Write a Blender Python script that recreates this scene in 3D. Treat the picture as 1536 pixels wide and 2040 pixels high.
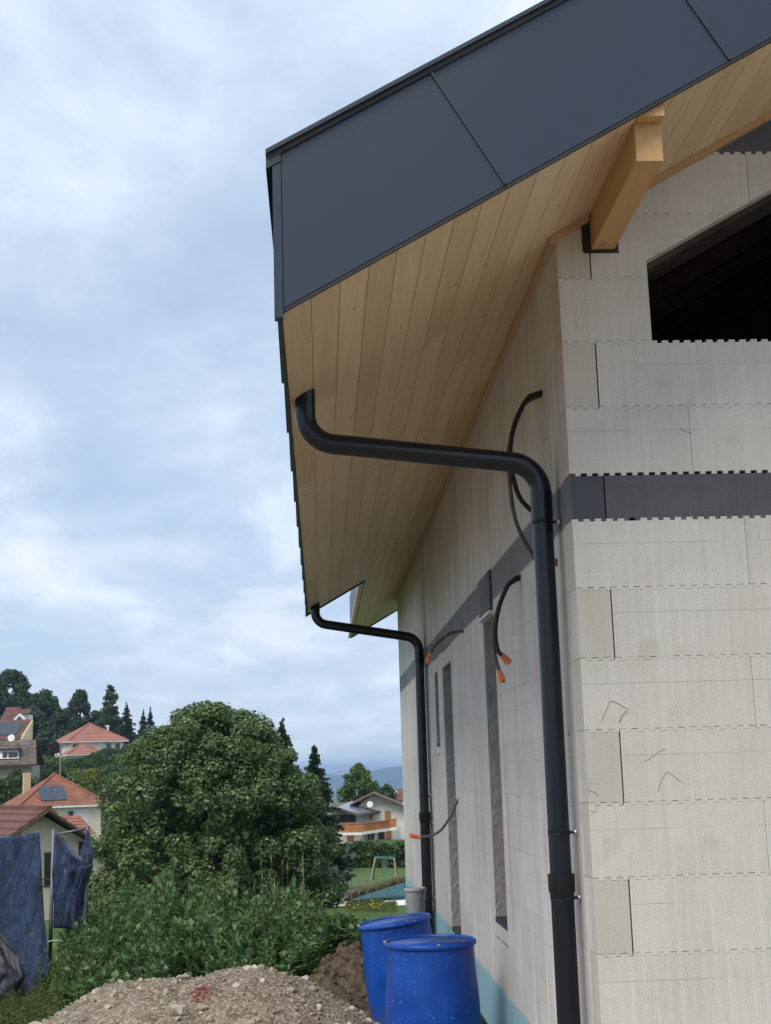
import bpy, math, random
import numpy as np
from mathutils import Matrix, Vector

# ------------------------------------------------------------------ scene
for o in list(bpy.data.objects):
    bpy.data.objects.remove(o)
scn = bpy.context.scene
random.seed(7)
rng = np.random.default_rng(11)
RD = math.radians

# camera: hand-held phone shot, 5.6 m in front of the gable, pitched 11 degrees up
FPX, YAW, PITCH, ROLL = 2653.5, 0.0523, 0.1921, 0.0301
CAM = np.array([-1.0975, -5.604, 2.068])
def cam_axes():
    cy, sy, cp, sp = math.cos(YAW), math.sin(YAW), math.cos(PITCH), math.sin(PITCH)
    f = np.array([sy*cp, cy*cp, sp]); r = np.array([cy, -sy, 0.0]); u = np.cross(r, f)
    c, s = math.cos(ROLL), math.sin(ROLL)
    return c*r - s*u, s*r + c*u, f
CR, CU, CF = cam_axes()
cd = bpy.data.cameras.new('camera')
cd.sensor_fit = 'HORIZONTAL'; cd.sensor_width = 36.0
cd.lens = 36.0*FPX/1536.0
cd.clip_start = 0.05; cd.clip_end = 30000
cam = bpy.data.objects.new('camera', cd); scn.collection.objects.link(cam)
cam.matrix_world = Matrix(((CR[0], CU[0], -CF[0], CAM[0]), (CR[1], CU[1], -CF[1], CAM[1]),
                           (CR[2], CU[2], -CF[2], CAM[2]), (0, 0, 0, 1)))
scn.camera = cam
scn.render.resolution_x, scn.render.resolution_y = 771, 1024

def at(px, py, Y):
    """world point at depth Y that the photograph's pixel (1536 x 2040) looks at; used to read sizes off the photo"""
    d = CF + CR*(px-768)/FPX - CU*(py-1020)/FPX
    return CAM + d*(Y-CAM[1])/d[1]

# ------------------------------------------------------------------ light
SUN_EL, SUN_AZ, SUN_STR, SKY_STR = 50.0, -142.0, 2.15, 0.076     # azimuth: degrees clockwise from +Y
sd = bpy.data.lights.new('sun', 'SUN'); sd.energy = SUN_STR; sd.angle = RD(35); sd.color = (1.0, 0.93, 0.83)
sun = bpy.data.objects.new('sun', sd); scn.collection.objects.link(sun)
sdir = Vector((math.sin(RD(SUN_AZ))*math.cos(RD(SUN_EL)), math.cos(RD(SUN_AZ))*math.cos(RD(SUN_EL)), math.sin(RD(SUN_EL))))
sun.rotation_euler = (-sdir).to_track_quat('-Z', 'Y').to_euler()
sun.location = (-20, -20, 40)

def nd(nt, typ, ins=None, **props):
    n = nt.nodes.new(typ)
    for k, v in props.items():
        setattr(n, k, v)
    for k, v in (ins or {}).items():
        s = n.inputs[k]
        if isinstance(v, bpy.types.NodeSocket): nt.links.new(v, s)
        else: s.default_value = v
    return n
def mth(nt, op, a, b=0.0, c=None, clamp=False):
    ins = {0: a, 1: b}
    if c is not None: ins[2] = c
    return nd(nt, 'ShaderNodeMath', ins, operation=op, use_clamp=clamp).outputs[0]
def mix(nt, f, a, b, blend='MIX'):
    n = nt.nodes.new('ShaderNodeMix'); n.data_type = 'RGBA'; n.blend_type = blend; n.clamp_factor = True
    for i, v in ((0, f), (6, a), (7, b)):
        if isinstance(v, bpy.types.NodeSocket): nt.links.new(v, n.inputs[i])
        else: n.inputs[i].default_value = (tuple(v)+(1,))[:4] if i else v
    return n.outputs[2]
def ramp(nt, f, lo, hi):
    return nd(nt, 'ShaderNodeMapRange', {0: f, 1: lo, 2: hi, 3: 0.0, 4: 1.0}, interpolation_type='SMOOTHSTEP').outputs[0]
def noise(nt, vec, scale, detail=4.0, rough=0.55, dist=0.0):
    return nd(nt, 'ShaderNodeTexNoise', {'Vector': vec, 'Scale': scale, 'Detail': detail, 'Roughness': rough, 'Distortion': dist}).outputs[0]
def vscale(nt, vec, s):
    return nd(nt, 'ShaderNodeVectorMath', {0: vec, 1: s}, operation='MULTIPLY').outputs[0]

# sky: blue daylight behind layers of thin bright cloud
w = bpy.data.worlds.new('World'); scn.world = w; w.use_nodes = True
nt = w.node_tree; nt.nodes.clear()
tc = nd(nt, 'ShaderNodeTexCoord').outputs['Generated']
sky = nd(nt, 'ShaderNodeTexSky', sky_type='NISHITA', sun_disc=False, sun_elevation=RD(SUN_EL), sun_rotation=RD(SUN_AZ),
         altitude=600.0, air_density=1.0, dust_density=1.2, ozone_density=1.2)
sp = nd(nt, 'ShaderNodeSeparateXYZ', {0: tc})
zz = mth(nt, 'ADD', mth(nt, 'MAXIMUM', sp.outputs[2], 0.0), 0.16)
pv = nd(nt, 'ShaderNodeCombineXYZ', {0: mth(nt, 'DIVIDE', sp.outputs[0], zz), 1: mth(nt, 'DIVIDE', sp.outputs[1], zz), 2: 0.35}).outputs[0]
pvs = vscale(nt, pv, (1.0, 1.25, 1.0))
n1 = noise(nt, pvs, 0.95, 9.0, 0.56, 0.30)
n2 = noise(nt, vscale(nt, pv, (1.5, 0.9, 1.0)), 1.9, 9.0, 0.60, 0.35)
n3 = noise(nt, pv, 0.55, 3.0, 0.5, 0.2)
cover = ramp(nt, mth(nt, 'ADD', mth(nt, 'MULTIPLY', n1, 0.7), mth(nt, 'MULTIPLY', n2, 0.3)), 0.30, 0.66)
shade = ramp(nt, mth(nt, 'ADD', mth(nt, 'MULTIPLY', n2, 0.5), mth(nt, 'MULTIPLY', n3, 0.5)), 0.36, 0.66)
cloud = mix(nt, shade, (5.0, 6.1, 7.9), (8.7, 9.5, 10.5))
veil = mix(nt, 0.7, sky.outputs[0], (4.9, 6.3, 8.3))
col = mix(nt, mth(nt, 'MULTIPLY', cover, 0.92), veil, cloud)
# low broken cumulus all round the horizon
el = sp.outputs[2]
band = mth(nt, 'MULTIPLY', ramp(nt, el, 0.03, 0.10), mth(nt, 'SUBTRACT', 1.0, ramp(nt, el, 0.12, 0.24)))
n4 = noise(nt, vscale(nt, tc, (1.0, 1.0, 2.6)), 7.5, 7.0, 0.55, 0.2)
cum = mth(nt, 'MULTIPLY', ramp(nt, n4, 0.53, 0.60), band)
col = mix(nt, mth(nt, 'MULTIPLY', cum, 0.30), col, mix(nt, ramp(nt, n4, 0.55, 0.68), (7.6, 8.0, 8.9), (10.2, 10.0, 10.4)))
bg = nd(nt, 'ShaderNodeBackground', {0: col, 1: SKY_STR})
nt.links.new(bg.outputs[0], nd(nt, 'ShaderNodeOutputWorld').inputs[0])

scn.view_settings.view_transform = 'Standard'; scn.view_settings.look = 'None'
scn.view_settings.gamma = 1.0; scn.view_settings.use_curve_mapping = False
scn.view_settings.exposure = 0.60
scn.render.engine = 'CYCLES'
scn.cycles.max_bounces = 8; scn.cycles.diffuse_bounces = 4; scn.cycles.volume_bounces = 0
scn.cycles.volume_step_rate = 4.0

# ------------------------------------------------------------------ mesh helpers
ROOT = scn.collection
def link(o, parent=None):
    ROOT.objects.link(o)
    if parent is not None: o.parent = parent
def wloc(o):
    v = Vector((0, 0, 0))
    while o is not None:
        v = v + o.location; o = o.parent
    return v
def tag(o, label=None, cat=None, group=None, kind=None):
    if label: o['label'] = label
    if cat: o['category'] = cat
    if group: o['group'] = group
    if kind: o['kind'] = kind
    return o
def empty(name, loc, label=None, cat=None, group=None):
    o = bpy.data.objects.new(name, None); o.location = loc; o.empty_display_size = 0.2
    link(o); return tag(o, label, cat, group)
def add(name, V, F, mat, parent=None, smooth=False, center=True, mats=None, fmat=None, auto=None):
    """mesh object from world-space vertices; origin at its bounding-box centre"""
    V = np.asarray(V, float).reshape(-1, 3)
    c = (V.min(0)+V.max(0))/2 if center else np.zeros(3)
    me = bpy.data.meshes.new(name)
    me.from_pydata((V-c).tolist(), [], F if isinstance(F, list) else F.tolist())
    for m in (mats or [mat]): me.materials.append(m)
    if fmat is not None: me.polygons.foreach_set('material_index', np.asarray(fmat, np.int32))
    if smooth: me.polygons.foreach_set('use_smooth', np.ones(len(me.polygons), bool))
    me.update()
    o = bpy.data.objects.new(name, me)
    link(o, parent)
    o.location = Vector(c) - (wloc(parent) if parent is not None else Vector((0, 0, 0)))
    if auto is not None:
        me.polygons.foreach_set('use_smooth', np.ones(len(me.polygons), bool))
        me.set_sharp_from_angle(angle=RD(auto))
    return o
BOXF = [(0, 3, 2, 1), (4, 5, 6, 7), (0, 1, 5, 4), (1, 2, 6, 5), (2, 3, 7, 6), (3, 0, 4, 7)]
class MB:
    """collects shapes for one mesh"""
    def __init__(s): s.V = []; s.F = []; s.m = []
    def put(s, V, F, m=0):
        k = len(s.V); s.V += [tuple(map(float, v)) for v in V]
        s.F += [tuple(i+k for i in f) for f in F]; s.m += [m]*len(F); return s
    def box(s, x0, x1, y0, y1, z0, z1, m=0):
        return s.put([(x0, y0, z0), (x1, y0, z0), (x1, y1, z0), (x0, y1, z0), (x0, y0, z1), (x1, y0, z1), (x1, y1, z1), (x0, y1, z1)], BOXF, m)
    def hexa(s, P, m=0): return s.put(P, BOXF, m)
    def prism(s, poly, axis, a, b, m=0):
        """polygon (2-tuples) extruded along axis 'x','y' or 'z' from a to b"""
        n = len(poly)
        mk = {'x': lambda p, t: (t, p[0], p[1]), 'y': lambda p, t: (p[0], t, p[1]), 'z': lambda p, t: (p[0], p[1], t)}[axis]
        V = [mk(p, a) for p in poly]+[mk(p, b) for p in poly]
        F = [tuple(range(n)), tuple(range(2*n-1, n-1, -1))]+[(i, (i+1) % n+0, (i+1) % n+n, i+n)[::-1] for i in range(n)]
        if axis == 'y': F = [f[::-1] for f in F]
        return s.put(V, F, m)
    def bar(s, a, b, wd, hd=None, up=(0, 0, 1), m=0):
        a, b = np.array(a, float), np.array(b, float); d = b-a; d /= np.linalg.norm(d)
        up = np.array(up, float); sx = np.cross(d, up)
        if np.linalg.norm(sx) < 1e-6: sx = np.cross(d, (1, 0, 0))
        sx /= np.linalg.norm(sx); sy = np.cross(sx, d); hd = hd or wd
        P = [p+sx*i*wd/2+sy*j*hd/2 for p in (a, b) for i, j in ((-1, -1), (1, -1), (1, 1), (-1, 1))]
        return s.put(P, BOXF, m)
    def tube(s, path, rad, n=12, cap=True, m=0):
        P = np.array(path, float); k = len(P); R = np.broadcast_to(np.asarray(rad, float), (k,))
        T = np.gradient(P, axis=0); T /= np.linalg.norm(T, axis=1)[:, None]+1e-12
        ref = np.array((0, 1., 0)) if abs(T[0] @ np.array((0, 1., 0))) < .8 else np.array((1., 0, 0))
        V = []; a = np.linspace(0, 2*math.pi, n, endpoint=False)
        for i in range(k):
            x = np.cross(ref, T[i]); x /= np.linalg.norm(x); y = np.cross(T[i], x); ref = np.cross(T[i], x) if False else y
            V += [P[i]+R[i]*(math.cos(t)*x+math.sin(t)*y) for t in a]
        F = [(i*n+j, i*n+(j+1) % n, (i+1)*n+(j+1) % n, (i+1)*n+j) for i in range(k-1) for j in range(n)]
        if cap: F += [tuple(range(n-1, -1, -1)), tuple(range((k-1)*n, k*n))]
        return s.put(V, F, m)
    def lathe(s, prof, c=(0, 0, 0), n=32, rot=None, m=0):
        V = []; 
        for r, z in prof:
            for j in range(n):
                t = 2*math.pi*j/n; p = Vector((r*math.cos(t), r*math.sin(t), z))
                if rot is not None: p = rot @ p
                V.append((p[0]+c[0], p[1]+c[1], p[2]+c[2]))
        k = len(prof)
        F = [(i*n+j, i*n+(j+1) % n, (i+1)*n+(j+1) % n, (i+1)*n+j) for i in range(k-1) for j in range(n)]
        if prof[0][0] > 1e-6: F.append(tuple(range(n-1, -1, -1)))
        if prof[-1][0] > 1e-6: F.append(tuple(range((k-1)*n, k*n)))
        return s.put(V, F, m)
    def build(s, name, mat, parent=None, **kw):
        if isinstance(mat, (list, tuple)): return add(name, s.V, s.F, None, parent, mats=mat, fmat=s.m, **kw)
        return add(name, s.V, s.F, mat, parent, **kw)
def spline(pts, n=8):
    P = np.array(pts, float); P = np.vstack([2*P[0]-P[1], P, 2*P[-1]-P[-2]]); out = []
    for i in range(1, len(P)-2):
        for t in np.linspace(0, 1, n, endpoint=False):
            a, b, c, d = P[i-1:i+3]
            out.append(.5*((2*b)+(c-a)*t+(2*a-5*b+4*c-d)*t*t+(3*b-a-3*c+d)*t**3))
    out.append(P[-2]); return np.array(out)
def fillet(pts, rad, n=7):
    """polyline with its corners rounded to arcs of about radius rad"""
    P = [np.array(p, float) for p in pts]; out = [P[0]]
    for a, b, c in zip(P[:-2], P[1:-1], P[2:]):
        u = (a-b)/np.linalg.norm(a-b); v = (c-b)/np.linalg.norm(c-b)
        half = math.acos(max(-1, min(1, u @ v)))/2; L = min(rad/math.tan(half), .49*min(np.linalg.norm(a-b), np.linalg.norm(c-b)))
        p0, p1 = b+u*L, b+v*L
        bis = (u+v)/np.linalg.norm(u+v); r = L*math.tan(half); cen = b+bis*(r/math.sin(half))
        e0 = (p0-cen)/r; e1 = (p1-cen)/r; an = math.acos(max(-1, min(1, e0 @ e1)))
        for k in range(n+1):
            t = k/n; out.append(cen+r*(math.sin((1-t)*an)*e0+math.sin(t*an)*e1)/math.sin(an))
    out.append(P[-1]); return np.array(out)
_ph = rng.uniform(0, 6.28, (6, 12)); _dr = rng.normal(size=(6, 12, 3))
def fbm(P, s=1.0, octv=4, k=0):
    """cheap smooth noise in about [-1, 1] for numpy points"""
    P = np.asarray(P, float); r = np.zeros(P.shape[:-1]); a = 1.0; tot = 0
    for o in range(octv):
        d = _dr[(o+k) % 6]; acc = 0
        for j in range(12): acc = acc+np.sin(P @ (d[j]*s*2**o)+_ph[(o+k) % 6, j]+1.7*np.sin(P @ (d[(j+5) % 12]*s*2**o*.7)))
        r += a*acc/4.5; tot += a; a *= .5
    return r/tot

# ------------------------------------------------------------------ materials
MAT = {}
def newmat(name):
    m = bpy.data.materials.new(name); m.use_nodes = True; t = m.node_tree; t.nodes.clear()
    out = nd(t, 'ShaderNodeOutputMaterial'); b = nd(t, 'ShaderNodeBsdfPrincipled'); t.links.new(b.outputs[0], out.inputs[0])
    MAT[name] = m; return m, t, b, out
def setp(t, b, **kw):
    for k, v in kw.items():
        k = {'color': 'Base Color', 'rough': 'Roughness', 'metal': 'Metallic', 'spec': 'Specular IOR Level', 'normal': 'Normal', 'coat': 'Coat Weight'}[k]
        if isinstance(v, bpy.types.NodeSocket): t.links.new(v, b.inputs[k])
        else: b.inputs[k].default_value = (tuple(v)+(1,))[:4] if k == 'Base Color' else v
def pos(t): return nd(t, 'ShaderNodeNewGeometry').outputs['Position']
def bump(t, h, strength, dist=.01): return nd(t, 'ShaderNodeBump', {'Height': h, 'Strength': strength, 'Distance': dist}).outputs[0]
def simple(name, c, rough=.6, metal=0.0, var=.15, vs=3.0, bs=40.0, bstr=.15, spec=.4, bd=.01, stretch=(1, 1, 1), c2=None):
    """base colour with noise-driven variation, relief and uneven gloss"""
    m, t, b, _ = newmat(name); p = vscale(t, pos(t), stretch)
    n = noise(t, p, vs, 6.0, .6); n2 = noise(t, p, bs, 4.0, .6)
    c2 = c2 or tuple(x*(1-var*2) for x in c); c1 = tuple(min(1, x*(1+var*.5)) for x in c)
    col = mix(t, ramp(t, n, .3, .7), c2, c1)
    col = mix(t, mth(t, 'MULTIPLY', ramp(t, n2, .5, .75), .25), col, tuple(x*.6 for x in c))
    setp(t, b, color=col, rough=mth(t, 'ADD', rough-.08, mth(t, 'MULTIPLY', n, .16)), metal=metal, spec=spec, normal=bump(t, n2, bstr, bd))
    return m
def sepxyz(t, v): return nd(t, 'ShaderNodeSeparateXYZ', {0: v}).outputs

def eps(name, axis, c1, c2, groove=.55, cap=False, dark=False, streak=1.0):
    """foam block: moulded vertical grooves, crease line, bead relief, rain streaks"""
    m, t, b, _ = newmat(name); p = pos(t); s = sepxyz(t, p); lo = sepxyz(t, nd(t, 'ShaderNodeTexCoord').outputs['Object'])
    oi = nd(t, 'ShaderNodeObjectInfo').outputs['Random']
    u = s[axis]
    big = noise(t, p, 1.7, 5.0, .6); st = noise(t, vscale(t, p, (24, 24, .6) if axis == 0 else (9, 9, .45)), 1.0, 5.0, .62); fine = noise(t, p, 95.0, 3.0, .6)
    col = mix(t, mth(t, 'ADD', mth(t, 'MULTIPLY', oi, .45), mth(t, 'MULTIPLY', ramp(t, big, .3, .7), .6)), c1, c2)
    col = mix(t, mth(t, 'MULTIPLY', ramp(t, st, .53, .70), .30*streak), col, tuple(min(.95, x*1.22) for x in c1))
    col = mix(t, mth(t, 'MULTIPLY', ramp(t, mth(t, 'SUBTRACT', 1.0, st), .55, .75), .34*streak), col, tuple(x*.62 for x in c2))
    gr = noise(t, p, 170.0, 3.0, .7)
    col = mix(t, mth(t, 'MULTIPLY', ramp(t, gr, .45, .66), .42), col, tuple(x*.66 for x in c2))
    dn = noise(t, p, 5.0, 6.0, .7)
    col = mix(t, mth(t, 'MULTIPLY', ramp(t, dn, .54, .74), .42), col, tuple(x*q for x, q in zip(c2, (.72, .66, .58))))
    vor = nd(t, 'ShaderNodeTexVoronoi', {'Vector': p, 'Scale': 190.0}).outputs['Distance']
    h = mth(t, 'ADD', mth(t, 'MULTIPLY', vor, .5), mth(t, 'MULTIPLY', fine, .6))
    if not cap:
        def lines(period, off, wd, amt):
            fr = mth(t, 'ABSOLUTE', mth(t, 'SUBTRACT', mth(t, 'FRACT', mth(t, 'ADD', mth(t, 'DIVIDE', u, period), off)), .5))
            wob = noise(t, vscale(t, p, (3.0, 3.0, 2.2)), 1.0, 5.0, .7)
            return mth(t, 'MULTIPLY', mth(t, 'SUBTRACT', 1.0, ramp(t, fr, wd*.4, wd)), mth(t, 'MULTIPLY', ramp(t, wob, .32, .68), amt))
        ln = mth(t, 'MAXIMUM', lines(.05, .2, .040, .75), lines(.025, .4, .065, .6))
        cr = mth(t, 'SUBTRACT', 1.0, ramp(t, mth(t, 'ABSOLUTE', mth(t, 'SUBTRACT', lo[2], .045)), .0006, .0024))
        cr = mth(t, 'MULTIPLY', cr, ramp(t, noise(t, vscale(t, p, (2.5, 2.5, 1)), 1.0, 2.0, .5), .35, .55))
        ln = mth(t, 'MAXIMUM', ln, mth(t, 'MULTIPLY', cr, .8))
        col = mix(t, mth(t, 'MULTIPLY', ln, groove), col, tuple(x*.38 for x in c2))
        h = mth(t, 'SUBTRACT', h, mth(t, 'MULTIPLY', ln, 1.3))
    pit = ramp(t, noise(t, p, 60.0, 2.0, .5), .73, .80)
    col = mix(t, mth(t, 'MULTIPLY', pit, .55), col, tuple(x*.35 for x in c2))
    setp(t, b, color=col, rough=.88, spec=.25, normal=bump(t, h, .34, .004))
    return m
eps('eps_gable', 0, (.645, .62, .565), (.525, .503, .45), groove=.56, streak=.75)
eps('eps_side', 1, (.66, .625, .575), (.50, .47, .425), groove=.5, streak=2.4)
eps('eps_cap', 0, (.545, .512, .44), (.475, .445, .38), cap=True)
eps('eps_dark_gable', 0, (.135, .138, .15), (.088, .090, .10), groove=.6)
eps('eps_dark_side', 1, (.25, .25, .262), (.165, .165, .178), groove=.5, streak=1.6)
eps('eps_dark_cap', 0, (.085, .09, .105), (.07, .075, .085), cap=True)

def wood(name, c1, c2, axis=1, knots=True, rough=.55, freq=1.0):
    """planed spruce: grain along one axis, knots, board-to-board tone"""
    m, t, b, _ = newmat(name); p = pos(t); oi = nd(t, 'ShaderNodeObjectInfo').outputs['Random']
    sc = [26*freq, 26*freq, 26*freq]; sc[axis] = 1.1
    off = nd(t, 'ShaderNodeVectorMath', {0: p, 1: nd(t, 'ShaderNodeCombineXYZ', {0: mth(t, 'MULTIPLY', oi, 40.0), 1: mth(t, 'MULTIPLY', oi, 23.0), 2: 0.0}).outputs[0]}, operation='ADD').outputs[0]
    g = noise(t, vscale(t, off, sc), 1.0, 5.0, .6, .9); g2 = noise(t, vscale(t, off, [x*3.2 if i != axis else 2.4 for i, x in enumerate(sc)]), 1.0, 3.0, .6)
    big = noise(t, vscale(t, off, (1.2, .5, 1.2)), 1.0, 3.0, .5)
    f = mth(t, 'ADD', mth(t, 'MULTIPLY', ramp(t, g, .3, .72), .5), mth(t, 'MULTIPLY', big, .35))
    f = mth(t, 'ADD', mth(t, 'MULTIPLY', f, .85), mth(t, 'SUBTRACT', mth(t, 'MULTIPLY', oi, .75), .2))
    col = mix(t, f, c1, c2)
    col = mix(t, mth(t, 'MULTIPLY', ramp(t, g2, .55, .8), .3), col, tuple(x*.55 for x in c2))
    if knots:
        ks = [9.0, 9.0, 9.0]; ks[axis] = 3.6
        kv = nd(t, 'ShaderNodeTexVoronoi', {'Vector': vscale(t, off, ks), 'Scale': 1.0, 'Randomness': 1.0}).outputs['Distance']
        k1 = mth(t, 'SUBTRACT', 1.0, ramp(t, kv, .035, .12)); 
        col = mix(t, mth(t, 'MULTIPLY', k1, .62), col, tuple(x*q for x, q in zip(c2, (.38, .28, .2))))
    setp(t, b, color=col, rough=rough, spec=.35, normal=bump(t, g2, .12, .003)); return m
wood('soffit_wood', (.74, .575, .36), (.57, .415, .235))
wood('beam_wood', (.60, .37, .165), (.45, .26, .105))
wood('trim_wood', (.56, .37, .19), (.46, .285, .14), knots=False)

def metal_paint(name, c, rough=.42, spec=.5, grime=.25, micro=.05, wave=0.0):
    m, t, b, _ = newmat(name); p = pos(t)
    n = noise(t, p, 2.2, 6.0, .65); st = noise(t, vscale(t, p, (7, 7, .8)), 1.0, 5.0, .6); f = noise(t, p, 160.0, 2.0, .5)
    col = mix(t, mth(t, 'MULTIPLY', ramp(t, n, .45, .75), grime), c, tuple(x*1.5+.012 for x in c))
    col = mix(t, mth(t, 'MULTIPLY', ramp(t, st, .6, .75), grime*.8), col, tuple(x*.65 for x in c))
    wv = noise(t, p, 1.3, 2.0, .4)
    setp(t, b, color=col, rough=mth(t, 'ADD', rough-.06, mth(t, 'MULTIPLY', n, .14)), spec=spec, normal=bump(t, mth(t, 'ADD', mth(t, 'MULTIPLY', f, micro), mth(t, 'MULTIPLY', wv, wave)), 1.0, .001)); return m
metal_paint('fascia_paint', (.015, .028, .050), .40, .5, .10, wave=6.0)
metal_paint('flashing_paint', (.020, .030, .040), .4, .5)
metal_paint('pipe_paint', (.0045, .0085, .0140), .24, .42, .12)
metal_paint('sleeve_plastic', (.0055, .0068, .0085), .42, .3, .4, .15)
simple('galvanised', (.62, .64, .66), .3, .9, .1)
simple('concrete', (.30, .29, .27), .9, 0, .2, 4, 60, .4)
simple('jamb_foam', (.36, .345, .325), .95, 0, .07, 9, 110, .6, bd=.006)
simple('dark_sill', (.045, .047, .052), .6, 0, .2)
simple('rafter_void_brown', (.06, .042, .028), .8, 0, .3)
simple('blue_strip', (.22, .40, .46), .7, 0, .14, 2.5, 30, .2, stretch=(1, 4, 1), c2=(.27, .43, .47))
simple('membrane', (.02, .021, .023), .5, 0, .2, 8, 60, .3)
simple('conduit_black', (.012, .012, .013), .5, 0, .2, 20, 300, .4)
simple('conduit_grey', (.10, .095, .085), .55, 0, .2, 20, 300, .4)
simple('orange_cap', (.78, .20, .07), .45, 0, .15, 30, 80, .3)
simple('red_stain', (.42, .10, .06), .8, 0, .3, 60)
simple('pvc_grey', (.30, .32, .35), .38, 0, .08, 4, 50, .08)
simple('crack', (.30, .28, .24), .95, 0, .2)
simple('chip_foam', (.74, .70, .64), .95, 0, .15, 40, 120, .6)

# ================================================================== the house under construction
SL, ZS0 = 0.567, 4.414                    # roof slope, soffit height at the side wall
def zs(x): return ZS0+SL*x
WALL_END, STEP_Y = 12.6, 8.13             # rear corner; the side wall steps out 4 cm at STEP_Y
house = empty('unfinished_house', (0, 0, 0), 'unfinished foam-block house with dark metal fascia and timber soffit', 'house')

TH = 0.0125                               # tooth height
def block_mesh(u0, u1, z0, z1, tb=True, tt=True, lo_fn=None, hi_fn=None, gap=.0013, extra=(), hole=0.0, ph=0.0):
    """trapezoid columns (ua, ub, lo_a, lo_b, hi_a, hi_b) of one block with interlocking teeth"""
    us = {u0+gap, u1-gap}
    k = math.floor(u0/.05)-1
    while k*.05 < u1+.1:
        for e in (k*.05+ph, k*.05+ph+.028):
            if u0+.004 < e < u1-.004: us.add(e)
        k += 1
    for e in extra:
        if u0+.002 < e < u1-.002: us.add(e)
    us = sorted(us); cols = []
    for a, b in zip(us[:-1], us[1:]):
        tooth = ((a+b)/2-ph) % .05 < .028
        jt = random.uniform(-.0008, .0008)
        lo = z0+gap+(TH if tooth and tb else 0)
        hi = z1-gap*.3+((TH-.0006+jt) if tooth and tt and random.random() > hole else 0)
        la = lb = lo; ha = hb = hi
        if lo_fn: la, lb = max(la, lo_fn(a, (a+b)/2)), max(lb, lo_fn(b, (a+b)/2))
        if hi_fn: ha, hb = min(ha, hi_fn(a)), min(hb, hi_fn(b))
        if ha <= la and hb <= lb: continue
        if ha < la: t = (hb-lb)/((hb-lb)-(ha-la)); a = b-(b-a)*t; ha = la = lb+(la-lb)*t
        elif hb < lb: t = (ha-la)/((ha-la)-(hb-lb)); b = a+(b-a)*t; hb = lb = la+(lb-la)*t
        cols.append((a, b, la, lb, ha, hb))
    return cols
def cols_obj(name, cols, fn, mat, parent, side_mat=None):
    """fn(u, d, z) -> world, d = 0 outer face, 1 inner"""
    V, F, M = [], [], []
    def quad(p, m=0):
        k = len(V); V.extend(p); F.append((k, k+1, k+2, k+3)); M.append(m)
    for i, (a, b, la, lb, ha, hb) in enumerate(cols):
        quad([fn(a, 0, la), fn(b, 0, lb), fn(b, 0, hb), fn(a, 0, ha)])
        quad([fn(a, 0, ha), fn(b, 0, hb), fn(b, 1, hb), fn(a, 1, ha)])
        quad([fn(a, 1, la), fn(b, 1, lb), fn(b, 0, lb), fn(a, 0, la)])
        prev = cols[i-1] if i and abs(cols[i-1][1]-a) < 1e-7 else None
        if prev is None: quad([fn(a, 1, la), fn(a, 0, la), fn(a, 0, ha), fn(a, 1, ha)], 1)
        else:
            for z0, z1 in ((prev[3], la), (prev[5], ha)):
                if abs(z0-z1) > 1e-6: quad([fn(a, 0, z0), fn(a, 0, z1), fn(a, 1, z1), fn(a, 1, z0)])
        nxt = cols[i+1] if i+1 < len(cols) and abs(cols[i+1][0]-b) < 1e-7 else None
        if nxt is None: quad([fn(b, 0, lb), fn(b, 1, lb), fn(b, 1, hb), fn(b, 0, hb)], 1)
    return add(name, V, F, None, parent, mats=[mat, side_mat or mat], fmat=M)

LEAF = 0.148
courses = [(.7+.3*i, 1.0+.3*i, 'light') for i in range(8)]+[(3.1, 3.3, 'dark')]+[(3.3+.3*i, 3.6+.3*i, 'light') for i in range(5)]+[(4.8, 5.1, 'dark')]
CAP = {.7, 1.3, 1.9, 2.5, 3.1, 3.6, 4.2}
def is_cap(z): return any(abs(z-c) < .01 for c in CAP)
# ---- openings
WX0, WX1, WZ = .405, 2.3, 3.9             # gable window with a raked head
def head(x): return 4.292+.56*(x-.41)
OPEN = [(2.72, 3.28, 1.1, 3.03), (5.6, 6.4, .70, 2.97), (6.9, 7.26, 2.28, 2.98)]   # side openings: y0, y1, z0, z1

# ---- gable wall: concrete core, then foam blocks in courses
def colset(mb, segs, y0, y1):
    for a, b, la, lb, ha, hb in segs:
        mb.hexa([(a, y0, la), (b, y0, lb), (b, y1, lb), (a, y1, la), (a, y0, ha), (b, y0, hb), (b, y1, hb), (a, y1, ha)])
core = MB()
colset(core, [(LEAF+.002, WX0, -.6, -.6, zs(LEAF)-.04, zs(WX0)-.04), (WX0, WX1, -.6, -.6, WZ, WZ), (WX0, WX1, head(WX0), head(WX1), zs(WX0)-.04, zs(WX1)-.04),
              (WX1, 4.6, -.6, -.6, zs(WX1)-.04, zs(4.6)-.04), (4.6, 9.2, -.6, -.6, zs(4.6)-.04, zs(0)-.04)], LEAF+.001, .36)
gable = core.build('gable_wall', MAT['concrete'], house)
gfn = lambda u, d, z: (u, d*LEAF, z)
J0 = {3.3: .545, 2.8: .755, 2.2: .733, 1.6: .738, 1.0: .742, 3.9: .80, 4.5: .9, 4.8: 1.05}
def jget(z):
    for k, v in J0.items():
        if abs(k-z) < .01: return v
    return None
LIM = 2.62
def soff(u): return 4.386+SL*u
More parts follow.
